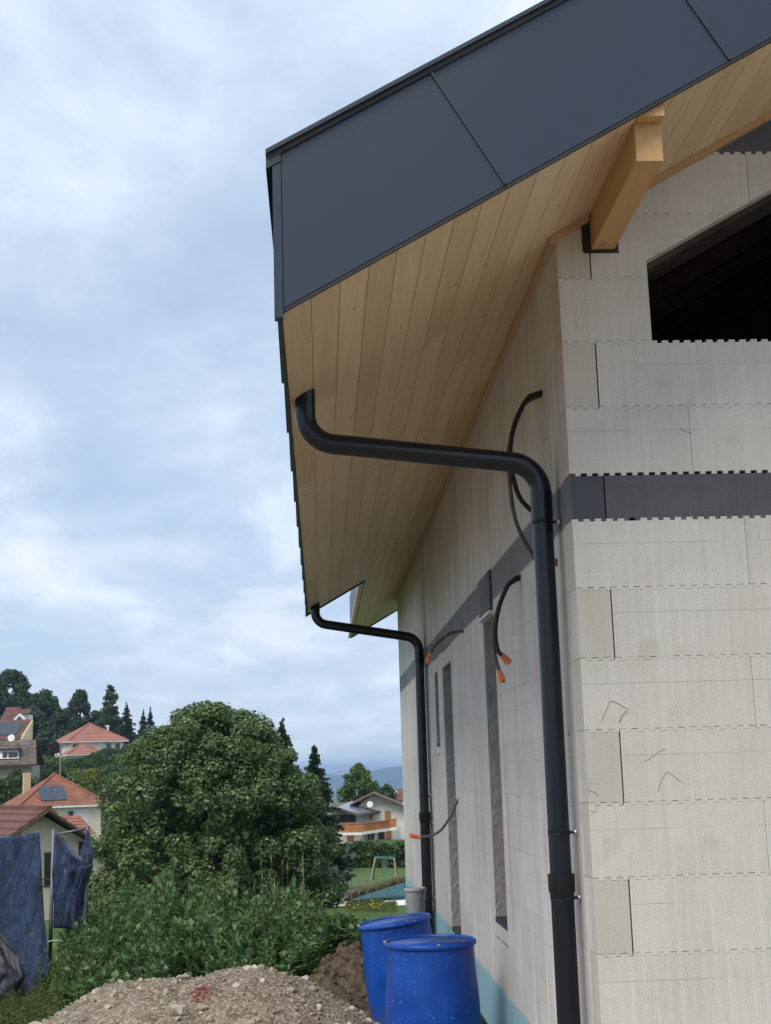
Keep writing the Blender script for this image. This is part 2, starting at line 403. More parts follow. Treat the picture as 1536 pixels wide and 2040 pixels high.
for z0, z1, tone in courses:
    dark = tone == 'dark'
    m = MAT['eps_dark_gable' if dark else 'eps_gable']
    cap = is_cap(z0)
    u = LEAF+.004 if cap else 0.0
    js = [u]; j = jget(z0)
    if j is None: j = u+1.2
    while j < LIM-.05: js.append(j); j += 1.2
    js.append(LIM)
    tt = not (dark and abs(z1-3.3) < .01)
    for a, b in zip(js[:-1], js[1:]):
        lo = None; ex = []
        if z0 > WZ-.01:
            lo = lambda x, mid: head(x) if WX0 < mid < WX1 else -9
            ex = [WX0, WX1]
        if soff(b) < z0+.01: continue
        if abs(z0-4.2) < .01 and b > 1: a0 = a
        c = block_mesh(a, b, z0, z1, True, tt, lo, soff, extra=ex, hole=.015, gap=.0010)
        if c: cols_obj('block', c, gfn, m, gable, MAT['eps_dark_cap' if dark else 'eps_cap'] if a < .01 else m)
    if cap:      # end of the side wall's block showing on the gable
        c = block_mesh(0, LEAF, z0, z1, True, tt, None, soff, gap=.0016)
        cols_obj('corner_block', c, gfn, MAT['eps_dark_cap' if dark else 'eps_cap'], gable, MAT['eps_dark_side' if dark else 'eps_side'])
mb = MB(); colset(mb, [(LIM+.002, 4.6, .7, .7, soff(LIM), soff(4.6)), (4.6, 9.2, .7, .7, soff(4.6), soff(0))], 0.001, LEAF)
mb.build('foam_facing', MAT['eps_gable'], gable)
# dark boards added for the shaded void behind the gable window's foam edge
mb = MB()
for a, b, d in ((WX0-.02, WX1, .03),):
    mb.hexa([(a, .07, head(a)-d), (b, .07, head(b)-d), (b, .34, head(b)-d), (a, .34, head(a)-d), (a, .07, head(a)-.002), (b, .07, head(b)-.002), (b, .34, head(b)-.002), (a, .34, head(a)-.002)])
mb.box(WX0-.001, WX0+.012, .075, .34, WZ+.015, head(WX0)-.035)
mb.build('window_edge_shade', MAT['rafter_void_brown'], house)
# small cracks and chips in the gable foam
def crack(pts, w):
    b = MB(); P = np.array([at(x, y, 0) for x, y in pts])
    for p, q in zip(P[:-1], P[1:]):
        p = p+np.array((0, -.0004, 0)); q = q+np.array((0, -.0004, 0))
        b.bar(p, q, w*random.uniform(.6, 1.2), .0016, up=(0, 1, 0))
    b.build('crack', MAT['crack'], gable)
crack([(1198, 1438), (1205, 1420), (1216, 1396), (1232, 1402), (1247, 1411)], .0032)
crack([(1233, 1440), (1240, 1426), (1247, 1417), (1251, 1412)], .004)
crack([(1283, 1518), (1300, 1508), (1312, 1498), (1326, 1492)], .003)
crack([(1310, 1578), (1318, 1553), (1329, 1537), (1342, 1546), (1356, 1558)], .0028)
crack([(1170, 1573), (1183, 1578), (1191, 1586)], .0028)
crack([(1356, 854), (1366, 860), (1377, 863)], .003)
def chip(cx, cy, ux, uz, n=5, s=.012):
    """torn foam edge: a few overlapping shards along one direction"""
    b = MB(); c = at(cx, cy, 0)
    for i in range(n):
        f = (i/(n-1)-.5) if n > 1 else 0; p = c+np.array((ux*f, -.0005, uz*f))+np.array((random.gauss(0, .002), 0, random.gauss(0, .002)))
        q = [p+np.array((random.uniform(-1, 1)*s, -.001-random.random()*.003, random.uniform(-1, 1)*s)) for _ in range(4)]
        b.put(q+[x_+np.array((0, .004, 0)) for x_ in q], [(0, 1, 2), (0, 2, 3), (0, 1, 5, 4), (1, 2, 6, 5), (2, 3, 7, 6), (3, 0, 4, 7)])
    b.build('chip', MAT['chip_foam'], gable)
chip(1248, 1416, .004, .024, 4, .006); chip(1173, 1566, .006, .05, 6, .006); chip(1184, 1613, .035, .03, 6, .007)

# ---- side wall
side_core = MB()
def wall_boxes(mb, x0, x1, ya, yb, za, zb, holes):
    ys = sorted({ya, yb}|{v for h in holes for v in h[:2] if ya < v < yb})
    for a, b in zip(ys[:-1], ys[1:]):
        m_ = (a+b)/2; z = za
        for h in sorted([h for h in holes if h[0] < m_ < h[1]], key=lambda h: h[2]):
            if h[2] > z: mb.box(x0, x1, a, b, z, h[2])
            z = h[3]
        mb.box(x0, x1, a, b, z, zb)
wall_boxes(side_core, LEAF+.001, .36, .362, WALL_END-.01, -.6, 4.38, OPEN)
side = side_core.build('side_wall', MAT['concrete'], house)
def side_fn(x0): return lambda u, d, z: (x0+d*(LEAF-.002-x0), u, z)
SOFF_SIDE = 4.386
BOX = (2.74, 3.34, 3.03, 3.312)           # shutter box
for ci, (z0, z1, tone) in enumerate(courses):
    if z0 > 4.3: continue
    zt_ = min(z1, SOFF_SIDE); dark = tone == 'dark'; m = MAT['eps_dark_side' if dark else 'eps_side']
    ys = [LEAF+.0015, ]; y = [.62, 1.22, .92][ci % 3]+random.uniform(-.03, .03)
    while y < STEP_Y-.25: ys.append(y); y += 1.2
    ys.append(STEP_Y); n_in = len(ys); y = STEP_Y+[.7, 1.1, .4][ci % 3]
    while y < WALL_END-.2: ys.append(y); y += 1.2
    ys.append(WALL_END)
    cuts = [(o[0], o[1], o[2], o[3]) for o in OPEN if o[2] < z1-.005 and o[3] > z0+.005]
    if z0 < BOX[3]-.02 and z1 > BOX[2]+.08: cuts.append(BOX)
    for i, (a, b) in enumerate(zip(ys[:-1], ys[1:])):
        x0 = 0.0 if b <= STEP_Y+.001 else -.022
        segs = [(a, b)]
        for c in cuts:
            ns = []
            for p, q in segs:
                if c[1] <= p or c[0] >= q: ns.append((p, q)); continue
                if c[0] > p+.01: ns.append((p, c[0]))
                if c[1] < q-.01: ns.append((c[1], q))
                lo_, hi_ = max(p, c[0]), min(q, c[1])
                for za, zb_ in ((z0, c[2]), (c[3], zt_)):
                    if zb_-za > .012:
                        cols_obj('block', [(lo_+.0005, hi_-.0005, za+.001, za+.001, zb_-.001, zb_-.001)], side_fn(x0), m, side)
            segs = ns
        for p, q in segs:
            cols_obj('block', block_mesh(p, q, z0, zt_, True, z1 < 4.3 and not dark, None, (lambda u: SOFF_SIDE), hole=.03, gap=.0008), side_fn(x0), m, side)
mb = MB()
mb.box(-.0215, LEAF, STEP_Y-.002, STEP_Y+.0, .70, SOFF_SIDE); mb.build('step_face', MAT['eps_side'], side)
# foam-lined reveals of the three slots
for k, (y0, y1, z0, z1) in enumerate(OPEN):
    mb = MB()
    def rough_face(y, sgn):
        nx, nz = 9, int((z1-z0)/.03); V = []; F = []
        for i in range(nz+1):
            for j in range(nx+1):
                x = .002+.356*(j/nx)**1.5; z = z0+.002+(z1-z0-.004)*i/nz
                V.append((x, y+sgn*(.006+.005*random.random()), z))
        for i in range(nz):
            for j in range(nx):
                q = i*(nx+1)+j; f = (q, q+1, q+nx+2, q+nx+1); F.append(f if sgn < 0 else f[::-1])
        mb.put(V, F)
    rough_face(y1, -1); rough_face(y0, 1)
    mb.box(.001, .36, y0+.012, y1-.012, z1-.012, z1-.001)
    mb.build('reveal', MAT['jamb_foam'], side)
    mb = MB(); mb.box(-.004, .36, y0+.012, y1-.012, z0+.001, z0+.03)
    mb.build('sill', MAT['dark_sill'], side)
# shutter box over the near slot
sbox = MB().box(-.012, LEAF, BOX[0]+.004, BOX[1]-.004, BOX[2]+.02, BOX[3]-.004).build('shutter_box', MAT['dark_sill'], house)
simple('slat_grey', (.28, .30, .33), .5, .2, .1)
for i in range(11):
    z = BOX[2]+.035+i*.0225
    MB().prism([(-.026, z), (-.013, z-.002), (-.013, z+.011), (-.026, z+.005)], 'y', BOX[0]+.01, BOX[1]-.01).build('slat', MAT['slat_grey'], sbox)
simple('white_plastic', (.66, .65, .62), .5, 0, .08)
MB().box(-.028, LEAF, BOX[0]+.002, BOX[1]-.002, BOX[2]-.0, BOX[2]+.018).build('bottom_plate', MAT['white_plastic'], sbox)
# plinth
mb = MB(); mb.box(-.006, LEAF-.004, .0, STEP_Y-.004, .36, .692); mb.box(-.028, LEAF-.004, STEP_Y+.0, WALL_END, .36, .692)
mb.box(LEAF, 9.2, -.006, LEAF-.006, .36, .692)
mb.build('blue_plinth_strip', MAT['blue_strip'], house)
mb = MB(); mb.box(-.012, LEAF, -.01, WALL_END+.01, -.8, .355); mb.box(LEAF+.001, 9.2, -.012, LEAF, -.8, .355)
for i in range(260):
    for j in range(2):
        y = .15+i*.045; z = .335-j*.05
        mb.box(-.024, -.011, y, y+.022, z-.012, z+.012)
mb.build('dimple_membrane', MAT['membrane'], house)
MB().box(.36, 9.2, WALL_END-.25, WALL_END, -.6, 4.3).build('rear_wall', MAT['concrete'], house)
MB().box(8.95, 9.2, .37, WALL_END-.26, -.6, 4.3).build('far_side_wall', MAT['concrete'], house)
mb = MB(); mb.prism([(.37, 4.301), (8.9, 4.301), (4.6, 6.9)], 'y', WALL_END-.24, WALL_END-.01); mb.build('rear_gable', MAT['concrete'], house)
MB().box(.37, 8.94, .37, WALL_END-.26, 2.95, 3.15).build('upper_floor', MAT['concrete'], house)

# ---- roof
Y0R, Y1R, Y2R = -.955, 8.45, 14.4
XE, XN = -1.212, -.60                      # eave edges of the deep and the shallow overhang
simple('roof_cover', (.03, .033, .037), .6)
mb = MB()
mb.prism([(XE+.004, zs(XE)+.026), (4.6, zs(4.6)+.026), (4.6, zs(4.6)+.61), (XE+.004, zs(XE)+.61)], 'y', Y0R+.02, Y1R-.001)
mb.prism([(XN+.004, zs(XN)+.026), (4.6, zs(4.6)+.026), (4.6, zs(4.6)+.61), (XN+.004, zs(XN)+.61)], 'y', Y1R+.001, Y2R-.02)
mb.prism([(4.602, zs(4.6)+.026), (10.4, zs(-1.2)+.026), (10.4, zs(-1.2)+.61), (4.602, zs(4.6)+.61)], 'y', Y0R+.02, Y2R-.02)
roof = mb.build('roof', MAT['roof_cover'], house)
BW = .1087                                 # board width measured level
def board(x0, x1, y0, y1):
    g = .0003; e = .0014; z = lambda x: zs(x)
    P = [(x0+g, z(x0+g)+.004), (x0+g+e, z(x0+g+e)), (x1-g-e, z(x1-g-e)), (x1-g, z(x1-g)+.004), (x1-g, z(x1-g)+.024), (x0+g, z(x0+g)+.024)]
    MB().prism(P, 'y', y0+.0008, y1-.0008).build('soffit_board', MAT['soffit_wood'], roof)
x = XE; bi = 0
while x < 4.5:
    x1 = x+BW
    yend = Y1R-.004 if x1 <= XN+.02 else Y2R-.004
    if x < 1.3:
        ys = [Y0R+.006]; y = ys[0]+[3.1, 1.5, 4.2, 2.3, 3.6][bi % 5]
        while y < yend-.6: ys.append(y); y += 4.0
        ys.append(yend)
        for a, b in zip(ys[:-1], ys[1:]): board(x, x1, a, b)
    elif x < 2.6: board(x, x1, Y0R+.006, yend)
    x = x1; bi += 1
MB().prism([(x_, zs(x_)+d) for x_, d in ((2.72, .002), (4.59, .002), (4.59, .022), (2.72, .022))], 'y', Y0R+.006, Y2R-.004).build('soffit_panel', MAT['soffit_wood'], roof)
# rake fascia panels with seams square to the slope
FH = .62
def seam(k): xb = -.365+.893*k; return (xb, zs(xb)+.006), (xb-.2665, zs(xb-.2665)+FH)
def fpanel(poly): MB().prism(poly, 'y', Y0R-.012, Y0R).build('fascia_panel', MAT['fascia_paint'], roof)
xl = -1.204
pb, pt_ = seam(0)
fpanel([(xl, zs(xl)+.006), (pb[0]-.004, zs(pb[0]-.004)+.006), (pt_[0]-.004, zs(pt_[0]-.004)+FH-.01), (xl, zs(xl)+FH-.01)])
for k in range(5):
    a, b = seam(k), seam(k+1)
    fpanel([(a[0][0]+.002, zs(a[0][0]+.002)+.006), (b[0][0]-.004, zs(b[0][0]-.004)+.006), (b[1][0]-.004, zs(b[1][0]-.004)+FH), (a[1][0]+.002, zs(a[1][0]+.002)+FH)])
    # raised fold beside the seam
for k in range(6):
    (bx, bz), (tx, tz) = seam(k)
    MB().bar((bx-.004, Y0R-.014, bz), (tx-.004, Y0R-.014, tz), .009, .012, up=(0, 1, 0)).build('seam_fold', MAT['flashing_paint'], roof)
mb = MB(); mb.box(-1.238, -1.2065, Y0R-.016, Y0R+.03, zs(-1.238)-.012, zs(-1.238)+FH-.02); mb.build('corner_trim', MAT['fascia_paint'], roof)
def slope_bar(name, xa, xb, d0, d1, y0, y1, mat):
    MB().prism([(xa, zs(xa)+d0), (xb, zs(xb)+d0), (xb, zs(xb)+d1), (xa, zs(xa)+d1)], 'y', y0, y1).build(name, mat, roof)
slope_bar('verge_flashing', -1.262, 4.6, FH+.012, FH+.030, Y0R-.038, Y0R+.25, MAT['flashing_paint'])
slope_bar('verge_shadow', -1.255, 4.6, FH-.008, FH+.0115, Y0R-.022, Y0R+.2, MAT['dark_sill'])  # near-black strip standing for the shadow below the verge flashing
slope_bar('drip_edge', -1.206, 4.6, -.010, .004, Y0R-.010, Y0R+.004, MAT['membrane'])
# eave fascia panels, each lapping the next by a centimetre
for i in range(11):
    a = Y0R+.035+i*.853; b = min(a+.853, Y1R+.015)
    for (x_in, zb_) in ((XE-.001, zs(XE)-.008),):
        MB().hexa([(-1.229, a, zb_), (x_in, a, zb_), (x_in, b-.002, zb_), (-1.239, b-.002, zb_), (-1.231, a, zb_+.52), (x_in, a, zb_+.52), (x_in, b-.002, zb_+.52), (-1.241, b-.002, zb_+.52)]).build('eave_panel', MAT['flashing_paint'], roof)
for i in range(7):
    a = Y1R+.03+i*.853; b = min(a+.853, Y2R); zb_ = zs(XN)-.008
    MB().hexa([(XN-.018, a, zb_), (XN-.001, a, zb_), (XN-.001, b-.002, zb_), (XN-.034, b-.002, zb_), (XN-.018, a, zb_+.6), (XN-.001, a, zb_+.6), (XN-.001, b-.002, zb_+.6), (XN-.034, b-.002, zb_+.6)]).build('eave_panel', MAT['fascia_paint'], roof)
slope_bar('end_flashing', -1.243, XN-.002, -.02, .6, Y1R-.002, Y1R+.014, MAT['flashing_paint'])
slope_bar('end_flashing', XN-.03, 4.6, -.02, .6, Y2R-.002, Y2R+.014, MAT['flashing_paint'])
slope_bar('eave_capping', -1.262, -1.206, FH-.04, FH+.0, Y0R-.02, Y1R, MAT['flashing_paint'])
# trims where soffit meets wall
MB().box(-.030, -.0005, -.001, STEP_Y-.01, SOFF_SIDE-.006, zs(-.03)-.002).build('wall_trim', MAT['trim_wood'], house)
MB().box(-.052, -.0225, STEP_Y-.009, WALL_END, SOFF_SIDE-.018, zs(-.052)-.002).build('wall_trim', MAT['trim_wood'], house)
MB().prism([(-.03, zs(-.03)-.03), (.15, zs(.15)-.03), (.15, zs(.15)-.002), (-.03, zs(-.03)-.002)], 'y', -.03, -.0008).build('wall_trim', MAT['trim_wood'], house)
MB().prism([(.27, zs(.27)-.032), (2.6, zs(2.6)-.032), (2.6, zs(2.6)-.002), (.27, zs(.27)-.002)], 'y', -.035, -.0008).build('wall_trim', MAT['trim_wood'], house)
# projecting purlin with notched end; black slabs stand for the shade in its pocket
px0, px1 = .158, .262
mb = MB(); mb.prism([(px0, 4.343), (px1, 4.343), (px1, zs(px1)-.003), (px0, zs(px0)-.003)], 'y', -.885, 0.30)
mb.build('purlin', MAT['beam_wood'], house)
mb = MB(); mb.prism([(px0+.006, 4.50), (px1, 4.50), (px1, zs(px1)-.003), (px0+.006, zs(px0+.006)-.003)], 'y', -.945, -.888); mb.build('purlin_end_block', MAT['beam_wood'], house)
MB().box(px0-.034, px0+.014, -.085+.083, .02, 4.325, 4.49).box(px0+.014, px1+.02, -.002, .02, 4.325, 4.342).box(px1+.001, px1+.02, -.002, .02, 4.343, 4.385).build('purlin_pocket_shade', MAT['membrane'], house)
MB().box(px0-.040, px0-.034, -.07+.068, .02, 4.33, 4.49).build('pocket_gap_shade', MAT['membrane'], house)
for i in range(7):
    y = .75+i*.62
    MB().prism([(.4, zs(.4)-.16), (4.5, zs(4.5)-.16), (4.5, zs(4.5)-.003), (.4, zs(.4)-.003)], 'y', y, y+.07).build('rafter', MAT['rafter_void_brown'], house)

# ================================================================== downpipes
def downpipe(label, x, y, z_in, zc1, zc2, xin, clamps, zsl, r=.0465, zbot=-.2, xw=0.0):
    t = empty('downpipe', (x, y, zbot), label, 'downpipe', 'black downpipes on the side wall')
    P = fillet([(xin, y, z_in), (xin, y, zc1), (x, y, zc2), (x, y, zsl)], .145, 10)
    k1, k2 = 11, len(P)-2
    MB().tube(P[:k1+2], r*1.0, 24, cap=False).build('inlet_elbow', MAT['pipe_paint'], t, auto=40)
    a, b = P[k1], P[k1+1]
    MB().tube([a, b], r*.985, 24).build('offset_pipe', MAT['pipe_paint'], t, auto=40)
    MB().tube(np.vstack([P[k1+1]-.0*(b-a), P[k1+1:k2+1]]) if False else P[k1+1:k2+1], r*1.03, 24).build('lower_elbow', MAT['pipe_paint'], t, auto=40)
    ze = P[k2][2]
    MB().lathe([(r*1.06, ze-.12), (r*1.06, ze+.003), (r*.9, ze+.004)], (x, y, 0), 28).build('elbow_collar', MAT['pipe_paint'], t, auto=40)
    MB().lathe([(r, zsl-.02), (r, ze-.001)], (x, y, 0), 28).build('pipe', MAT['pipe_paint'], t, auto=40)
    MB().lathe([(.0475, zsl-.115), (.0505, zsl-.11), (.0515, zsl-.085), (.057, zsl-.07), (.0585, zsl), (.0535, zsl+.001), (.0535, zsl-.01)], (x, y, 0), 28).build('sleeve', MAT['sleeve_plastic'], t, auto=35)
    MB().lathe([(.0495, zbot), (.0495, zsl-.1)], (x, y, 0), 28).build('ground_pipe', MAT['sleeve_plastic'], t, auto=40)
    for cz in clamps:
        rr = (.0495 if cz < zsl-.07 else r)
        c = MB().lathe([(rr-.001, cz-.009), (rr+.0035, cz-.009), (rr+.0035, cz-.006), (rr+.0022, cz-.003), (rr+.0022, cz+.003), (rr+.0035, cz+.006), (rr+.0035, cz+.009), (rr-.001, cz+.009)], (x, y, 0), 28)
        c.box(x-.006, x+.006, y-rr-.016, y-rr+.004, cz-.007, cz+.007)
        cl = c.build('clamp', MAT['sleeve_plastic'], t, auto=40)
        rot = Matrix.Rotation(RD(90), 3, 'Y')
        MB().tube([(x+rr, y, cz), (xw-.012, y, cz)], .0055, 8).build('stem', MAT['sleeve_plastic'], cl)
        MB().tube([(xw-.020, y, cz), (xw-.014, y, cz), (xw-.001, y, cz)], [.006, .011, .0195], 16).build('rose', MAT['galvanised'], cl, smooth=True)
    return t
downpipe('near thick black downpipe running down beside the house corner', -.080, .28, 3.80, 3.548, 3.418, -1.142, (3.152, 1.785, 1.512), 1.612)
downpipe('far thinner-looking black downpipe behind the blue barrels, at the rear of the soffit', -.082, 8.04, 3.80, 3.580, 3.398, -1.136, (3.168, 1.812, 1.545, .82), 1.652)

# ================================================================== electrical conduits looping out of the side wall
def conduit(label, path, r, matn, cap=None, group='loose conduits on the side wall'):
    t = empty('conduit', path[0], label, 'conduit', group)
    P = spline(path, 8)
    w_ = np.where(np.arange(len(P)) % 2 == 0, r, r*.9) if len(P) > 4 else r
    MB().tube(P, w_, 10).build('tube', MAT[matn], t, smooth=True)
    if cap is not None:
        a = np.array(path[-1]); d = np.array(cap)-a; L = np.linalg.norm(d); d = d/L
        Q = [a-d*.012, a+d*.0, a+d*L*.25, a+d*L*.6, a+d*L]
        k = MB().tube(Q, [r*1.15, r*1.25, r*1.35, r*1.6, r*1.75], 6)
        k.bar(a+d*L*.5, a+d*L*1.15, r*3.3, r*.9)
        k.build('end_cap', MAT['orange_cap'], t)
conduit('upper black conduit looping out high on the side wall under the soffit',
        [(.01, .559, 3.845), (-.03, .559, 3.833), (-.075, .559, 3.809), (-.136, .559, 3.698), (-.167, .559, 3.574), (-.165, .559, 3.451), (-.135, .559, 3.328), (-.074, .559, 3.254), (-.02, .57, 3.22)], .0125, 'conduit_black')
conduit('upper grey conduit hanging lower behind the near downpipe',
        [(.01, .575, 3.835), (-.04, .572, 3.815), (-.101, .57, 3.767), (-.171, .57, 3.574), (-.177, .57, 3.402), (-.155, .57, 3.207), (-.086, .57, 3.052), (-.03, .58, 2.98)], .0105, 'conduit_grey')
conduit('black conduit with orange cap, beside the louvred shutter box',
        [(.01, 1.527, 3.09), (-.03, 1.527, 3.072), (-.077, 1.527, 3.027), (-.129, 1.527, 2.906), (-.151, 1.527, 2.784), (-.142, 1.527, 2.689), (-.114, 1.527, 2.653)], .0125, 'conduit_black', (-.085, 1.52, 2.618))
conduit('grey conduit with the lowest hanging orange cap of the middle pair',
        [(.01, 1.545, 3.08), (-.04, 1.542, 3.058), (-.083, 1.54, 3.022), (-.141, 1.54, 2.879), (-.162, 1.54, 2.757), (-.156, 1.54, 2.649), (-.136, 1.54, 2.57)], .0115, 'conduit_grey', (-.126, 1.53, 2.522))
conduit('far dark conduit arching across the grey band to an orange end',
        [(.01, 4.52, 3.1), (-.05, 4.52, 3.095), (-.108, 4.52, 3.081), (-.207, 4.52, 3.007), (-.262, 4.52, 2.930)], .0125, 'conduit_grey', (-.283, 4.52, 2.868))
conduit('low grey conduit drooping in front of the far downpipe',
        [(.01, 5.414, 1.84), (-.02, 5.414, 1.79), (-.066, 5.414, 1.699), (-.143, 5.414, 1.595), (-.226, 5.414, 1.55), (-.328, 5.414, 1.537)], .0115, 'conduit_grey', (-.40, 5.414, 1.556))
mb = MB(); mb.tube([(.004, .407, 2.985), (-.006, .407, 2.985), (-.014, .405, 2.98)], [.021, .019, .010], 10); mb.build('sealed_hole', MAT['red_stain'], side)

# ================================================================== ground
def gz(x, y):
    x = np.asarray(x, float); y = np.asarray(y, float)
    base = np.interp(y, [-200, -20, 0, 4, 6.5, 9.4, 20, 30, 36, 40, 46, 55, 66, 80, 105, 140, 200, 300, 600, 1500, 9000],
                     [3, .6, .09, .07, 0, -.3, -.8, -1.35, -2.25, -2.75, -2.82, -3.0, -3.45, -3.85, -3.8, -4, -6, -12, -30, -60, -70])
    h = np.interp(y, [85, 100, 125, 155, 185, 230, 400, 900], [0, .5, 5.0, 8.3, 10.2, 13.0, 14, 0])
    s = np.clip((-x-6)/18.0, 0, 1); s = s*s*(3-2*s)
    far = np.clip((y-20)/60, 0, 1)
    return base+h*s+.25*far*np.sin(x*.21+y*.07)+far*.18*np.sin(x*.5-y*.13)
ys = np.concatenate([np.linspace(-150, -6, 14), np.linspace(-5, 14, 60), np.linspace(14.6, 130, 110), np.geomspace(133, 9000, 60)])
us = np.linspace(-1, 1, 141); us = np.sign(us)*np.abs(us)**1.6
X = np.array([-1.1+us*(14+.95*max(abs(y), 4)) for y in ys]); Y = np.repeat(ys[:, None], len(us), 1); Z = gz(X, Y)
near = np.exp(-((Y-3)/9)**2)*np.exp(-((X+2)/12)**2)
Z += near*.035*fbm(np.stack([X, Y, 0*X], -1), 2.0, 4)
nR, nC = X.shape
idx = np.arange(nR*nC).reshape(nR, nC)
Fg = np.stack([idx[:-1, :-1], idx[:-1, 1:], idx[1:, 1:], idx[1:, :-1]], -1).reshape(-1, 4)
m, t, b, _ = newmat('ground'); p = pos(t); s = sepxyz(t, p)
n = noise(t, p, .35, 6.0, .6); nf = noise(t, p, 9.0, 6.0, .65); nff = noise(t, p, 45.0, 4.0, .6)
dirt = mix(t, ramp(t, nf, .3, .7), (.17, .135, .10), (.36, .31, .25))
dirt = mix(t, ramp(t, nff, .55, .7), dirt, (.44, .40, .34))
grass = mix(t, ramp(t, n, .35, .65), (.045, .085, .022), (.085, .135, .035))
grass = mix(t, mth(t, 'MULTIPLY', ramp(t, nf, .45, .75), .45), grass, (.11, .125, .045))
fade = ramp(t, mth(t, 'ADD', s[1], mth(t, 'MULTIPLY', mth(t, 'SUBTRACT', n, .5), 5.0)), 7.0, 9.5)
setp(t, b, color=mix(t, fade, dirt, grass), rough=.95, spec=.2, normal=bump(t, mth(t, 'ADD', nf, nff), .6, .03))
tag(add('ground', np.stack([X, Y, Z], -1), Fg, m, smooth=True, center=False), kind='structure')

def drape(name, quads, mat, dz=.03, nu=14, nv=6):
    """sheet that follows the terrain between two edge lines"""
    (a, b_), (c, d) = quads; V = []
    for j in range(nv+1):
        for i in range(nu+1):
            u, v = i/nu, j/nv
            q = (1-v)*((1-u)*np.array(a)+u*np.array(b_))+v*((1-u)*np.array(c)+u*np.array(d))
            V.append((q[0], q[1], float(gz(q[0], q[1]))+dz))
    F = [(j*(nu+1)+i, j*(nu+1)+i+1, (j+1)*(nu+1)+i+1, (j+1)*(nu+1)+i) for j in range(nv) for i in range(nu)]
    return tag(add(name, V, F, mat, smooth=True), kind='structure')
simple('path_gravel', (.50, .43, .34), .95, 0, .12, 1.5, 20, .4)
simple('paving_grey', (.27, .26, .24), .9, 0, .15, 1.0, 9, .3)
simple('lawn', (.075, .125, .026), .95, 0, .2, .8, 12, .5, c2=(.05, .10, .02))

# ---- distant hills seen through haze
V = []; F = []; nx = 700; rows = [(5200, 0.0), (5600, .45), (6000, .8), (6400, 1.0), (7200, .6)]
for j, (yy, k) in enumerate(rows):
    for i in range(nx+1):
        x = -5000+10000*i/nx
        q_ = min(1, max(0, (x-90)/270)); e = -9+33*q_*q_*(3-2*q_)-9*min(1, max(0, (x-420)/500))+2.2*math.sin(x/61)+1.2*math.sin(x/23+1)+5*math.sin(x/700+1)*(abs(x) > 600)
        V.append((x, yy+60*math.sin(i*.7+j), -75+k*(75+e)+(0 if j in (0, 3) else 3*math.sin(i*1.9+j))))
F = [(j*(nx+1)+i, j*(nx+1)+i+1, (j+1)*(nx+1)+i+1, (j+1)*(nx+1)+i) for j in range(len(rows)-1) for i in range(nx)]
simple('far_hill', (.05, .075, .045), .95, 0, .3, .004, .03, .2)
tag(add('hills', V, F, MAT['far_hill'], smooth=True, center=False), kind='structure')

# ================================================================== blue barrels, grey drain pipe
m, t, b, _ = newmat('barrel_blue'); p = pos(t)
n = noise(t, p, 3.0, 5.0, .6); sc = noise(t, vscale(t, p, (22, 22, 60)), 1.0, 3.0, .6); sv = noise(t, vscale(t, p, (30, 30, 2.5)), 1.0, 4.0, .6)
col = mix(t, ramp(t, n, .3, .7), (.002, .040, .25), (.004, .068, .36))
def splat(scale, lo, hi):
    vo = nd(t, 'ShaderNodeTexVoronoi', {'Vector': p, 'Scale': scale, 'Randomness': 1.0}); ms = ramp(t, noise(t, p, 4.5, 2.0, .5), .42, .62)
    pick = mth(t, 'GREATER_THAN', sepxyz(t, vo.outputs['Color'])[0], .55)
    return mth(t, 'MULTIPLY', mth(t, 'MULTIPLY', mth(t, 'SUBTRACT', 1.0, ramp(t, vo.outputs['Distance'], lo, hi)), pick), ms)
col = mix(t, mth(t, 'MULTIPLY', ramp(t, sv, .56, .76), .45), col, (.035, .11, .31))
col = mix(t, mth(t, 'MULTIPLY', ramp(t, sc, .64, .72), .5), col, (.10, .19, .38))
col = mix(t, mth(t, 'MAXIMUM', mth(t, 'MULTIPLY', splat(26.0, .07, .14), .9), mth(t, 'MULTIPLY', splat(60.0, .1, .2), .6)), col, (.42, .45, .50))
hz = sepxyz(t, p)[2]
dirt_f = mth(t, 'MULTIPLY', mth(t, 'SUBTRACT', 1.0, ramp(t, mth(t, 'ADD', hz, mth(t, 'MULTIPLY', n, .5)), .35, .75)), .35)
col = mix(t, dirt_f, col, (.16, .15, .15))
setp(t, b, color=col, rough=mth(t, 'ADD', .30, mth(t, 'MULTIPLY', n, .2)), spec=.32, normal=bump(t, mth(t, 'ADD', n, mth(t, 'MULTIPLY', sc, .3)), .08, .01))
simple('dried_mud', (.42, .35, .28), .95, 0, .2, 30)
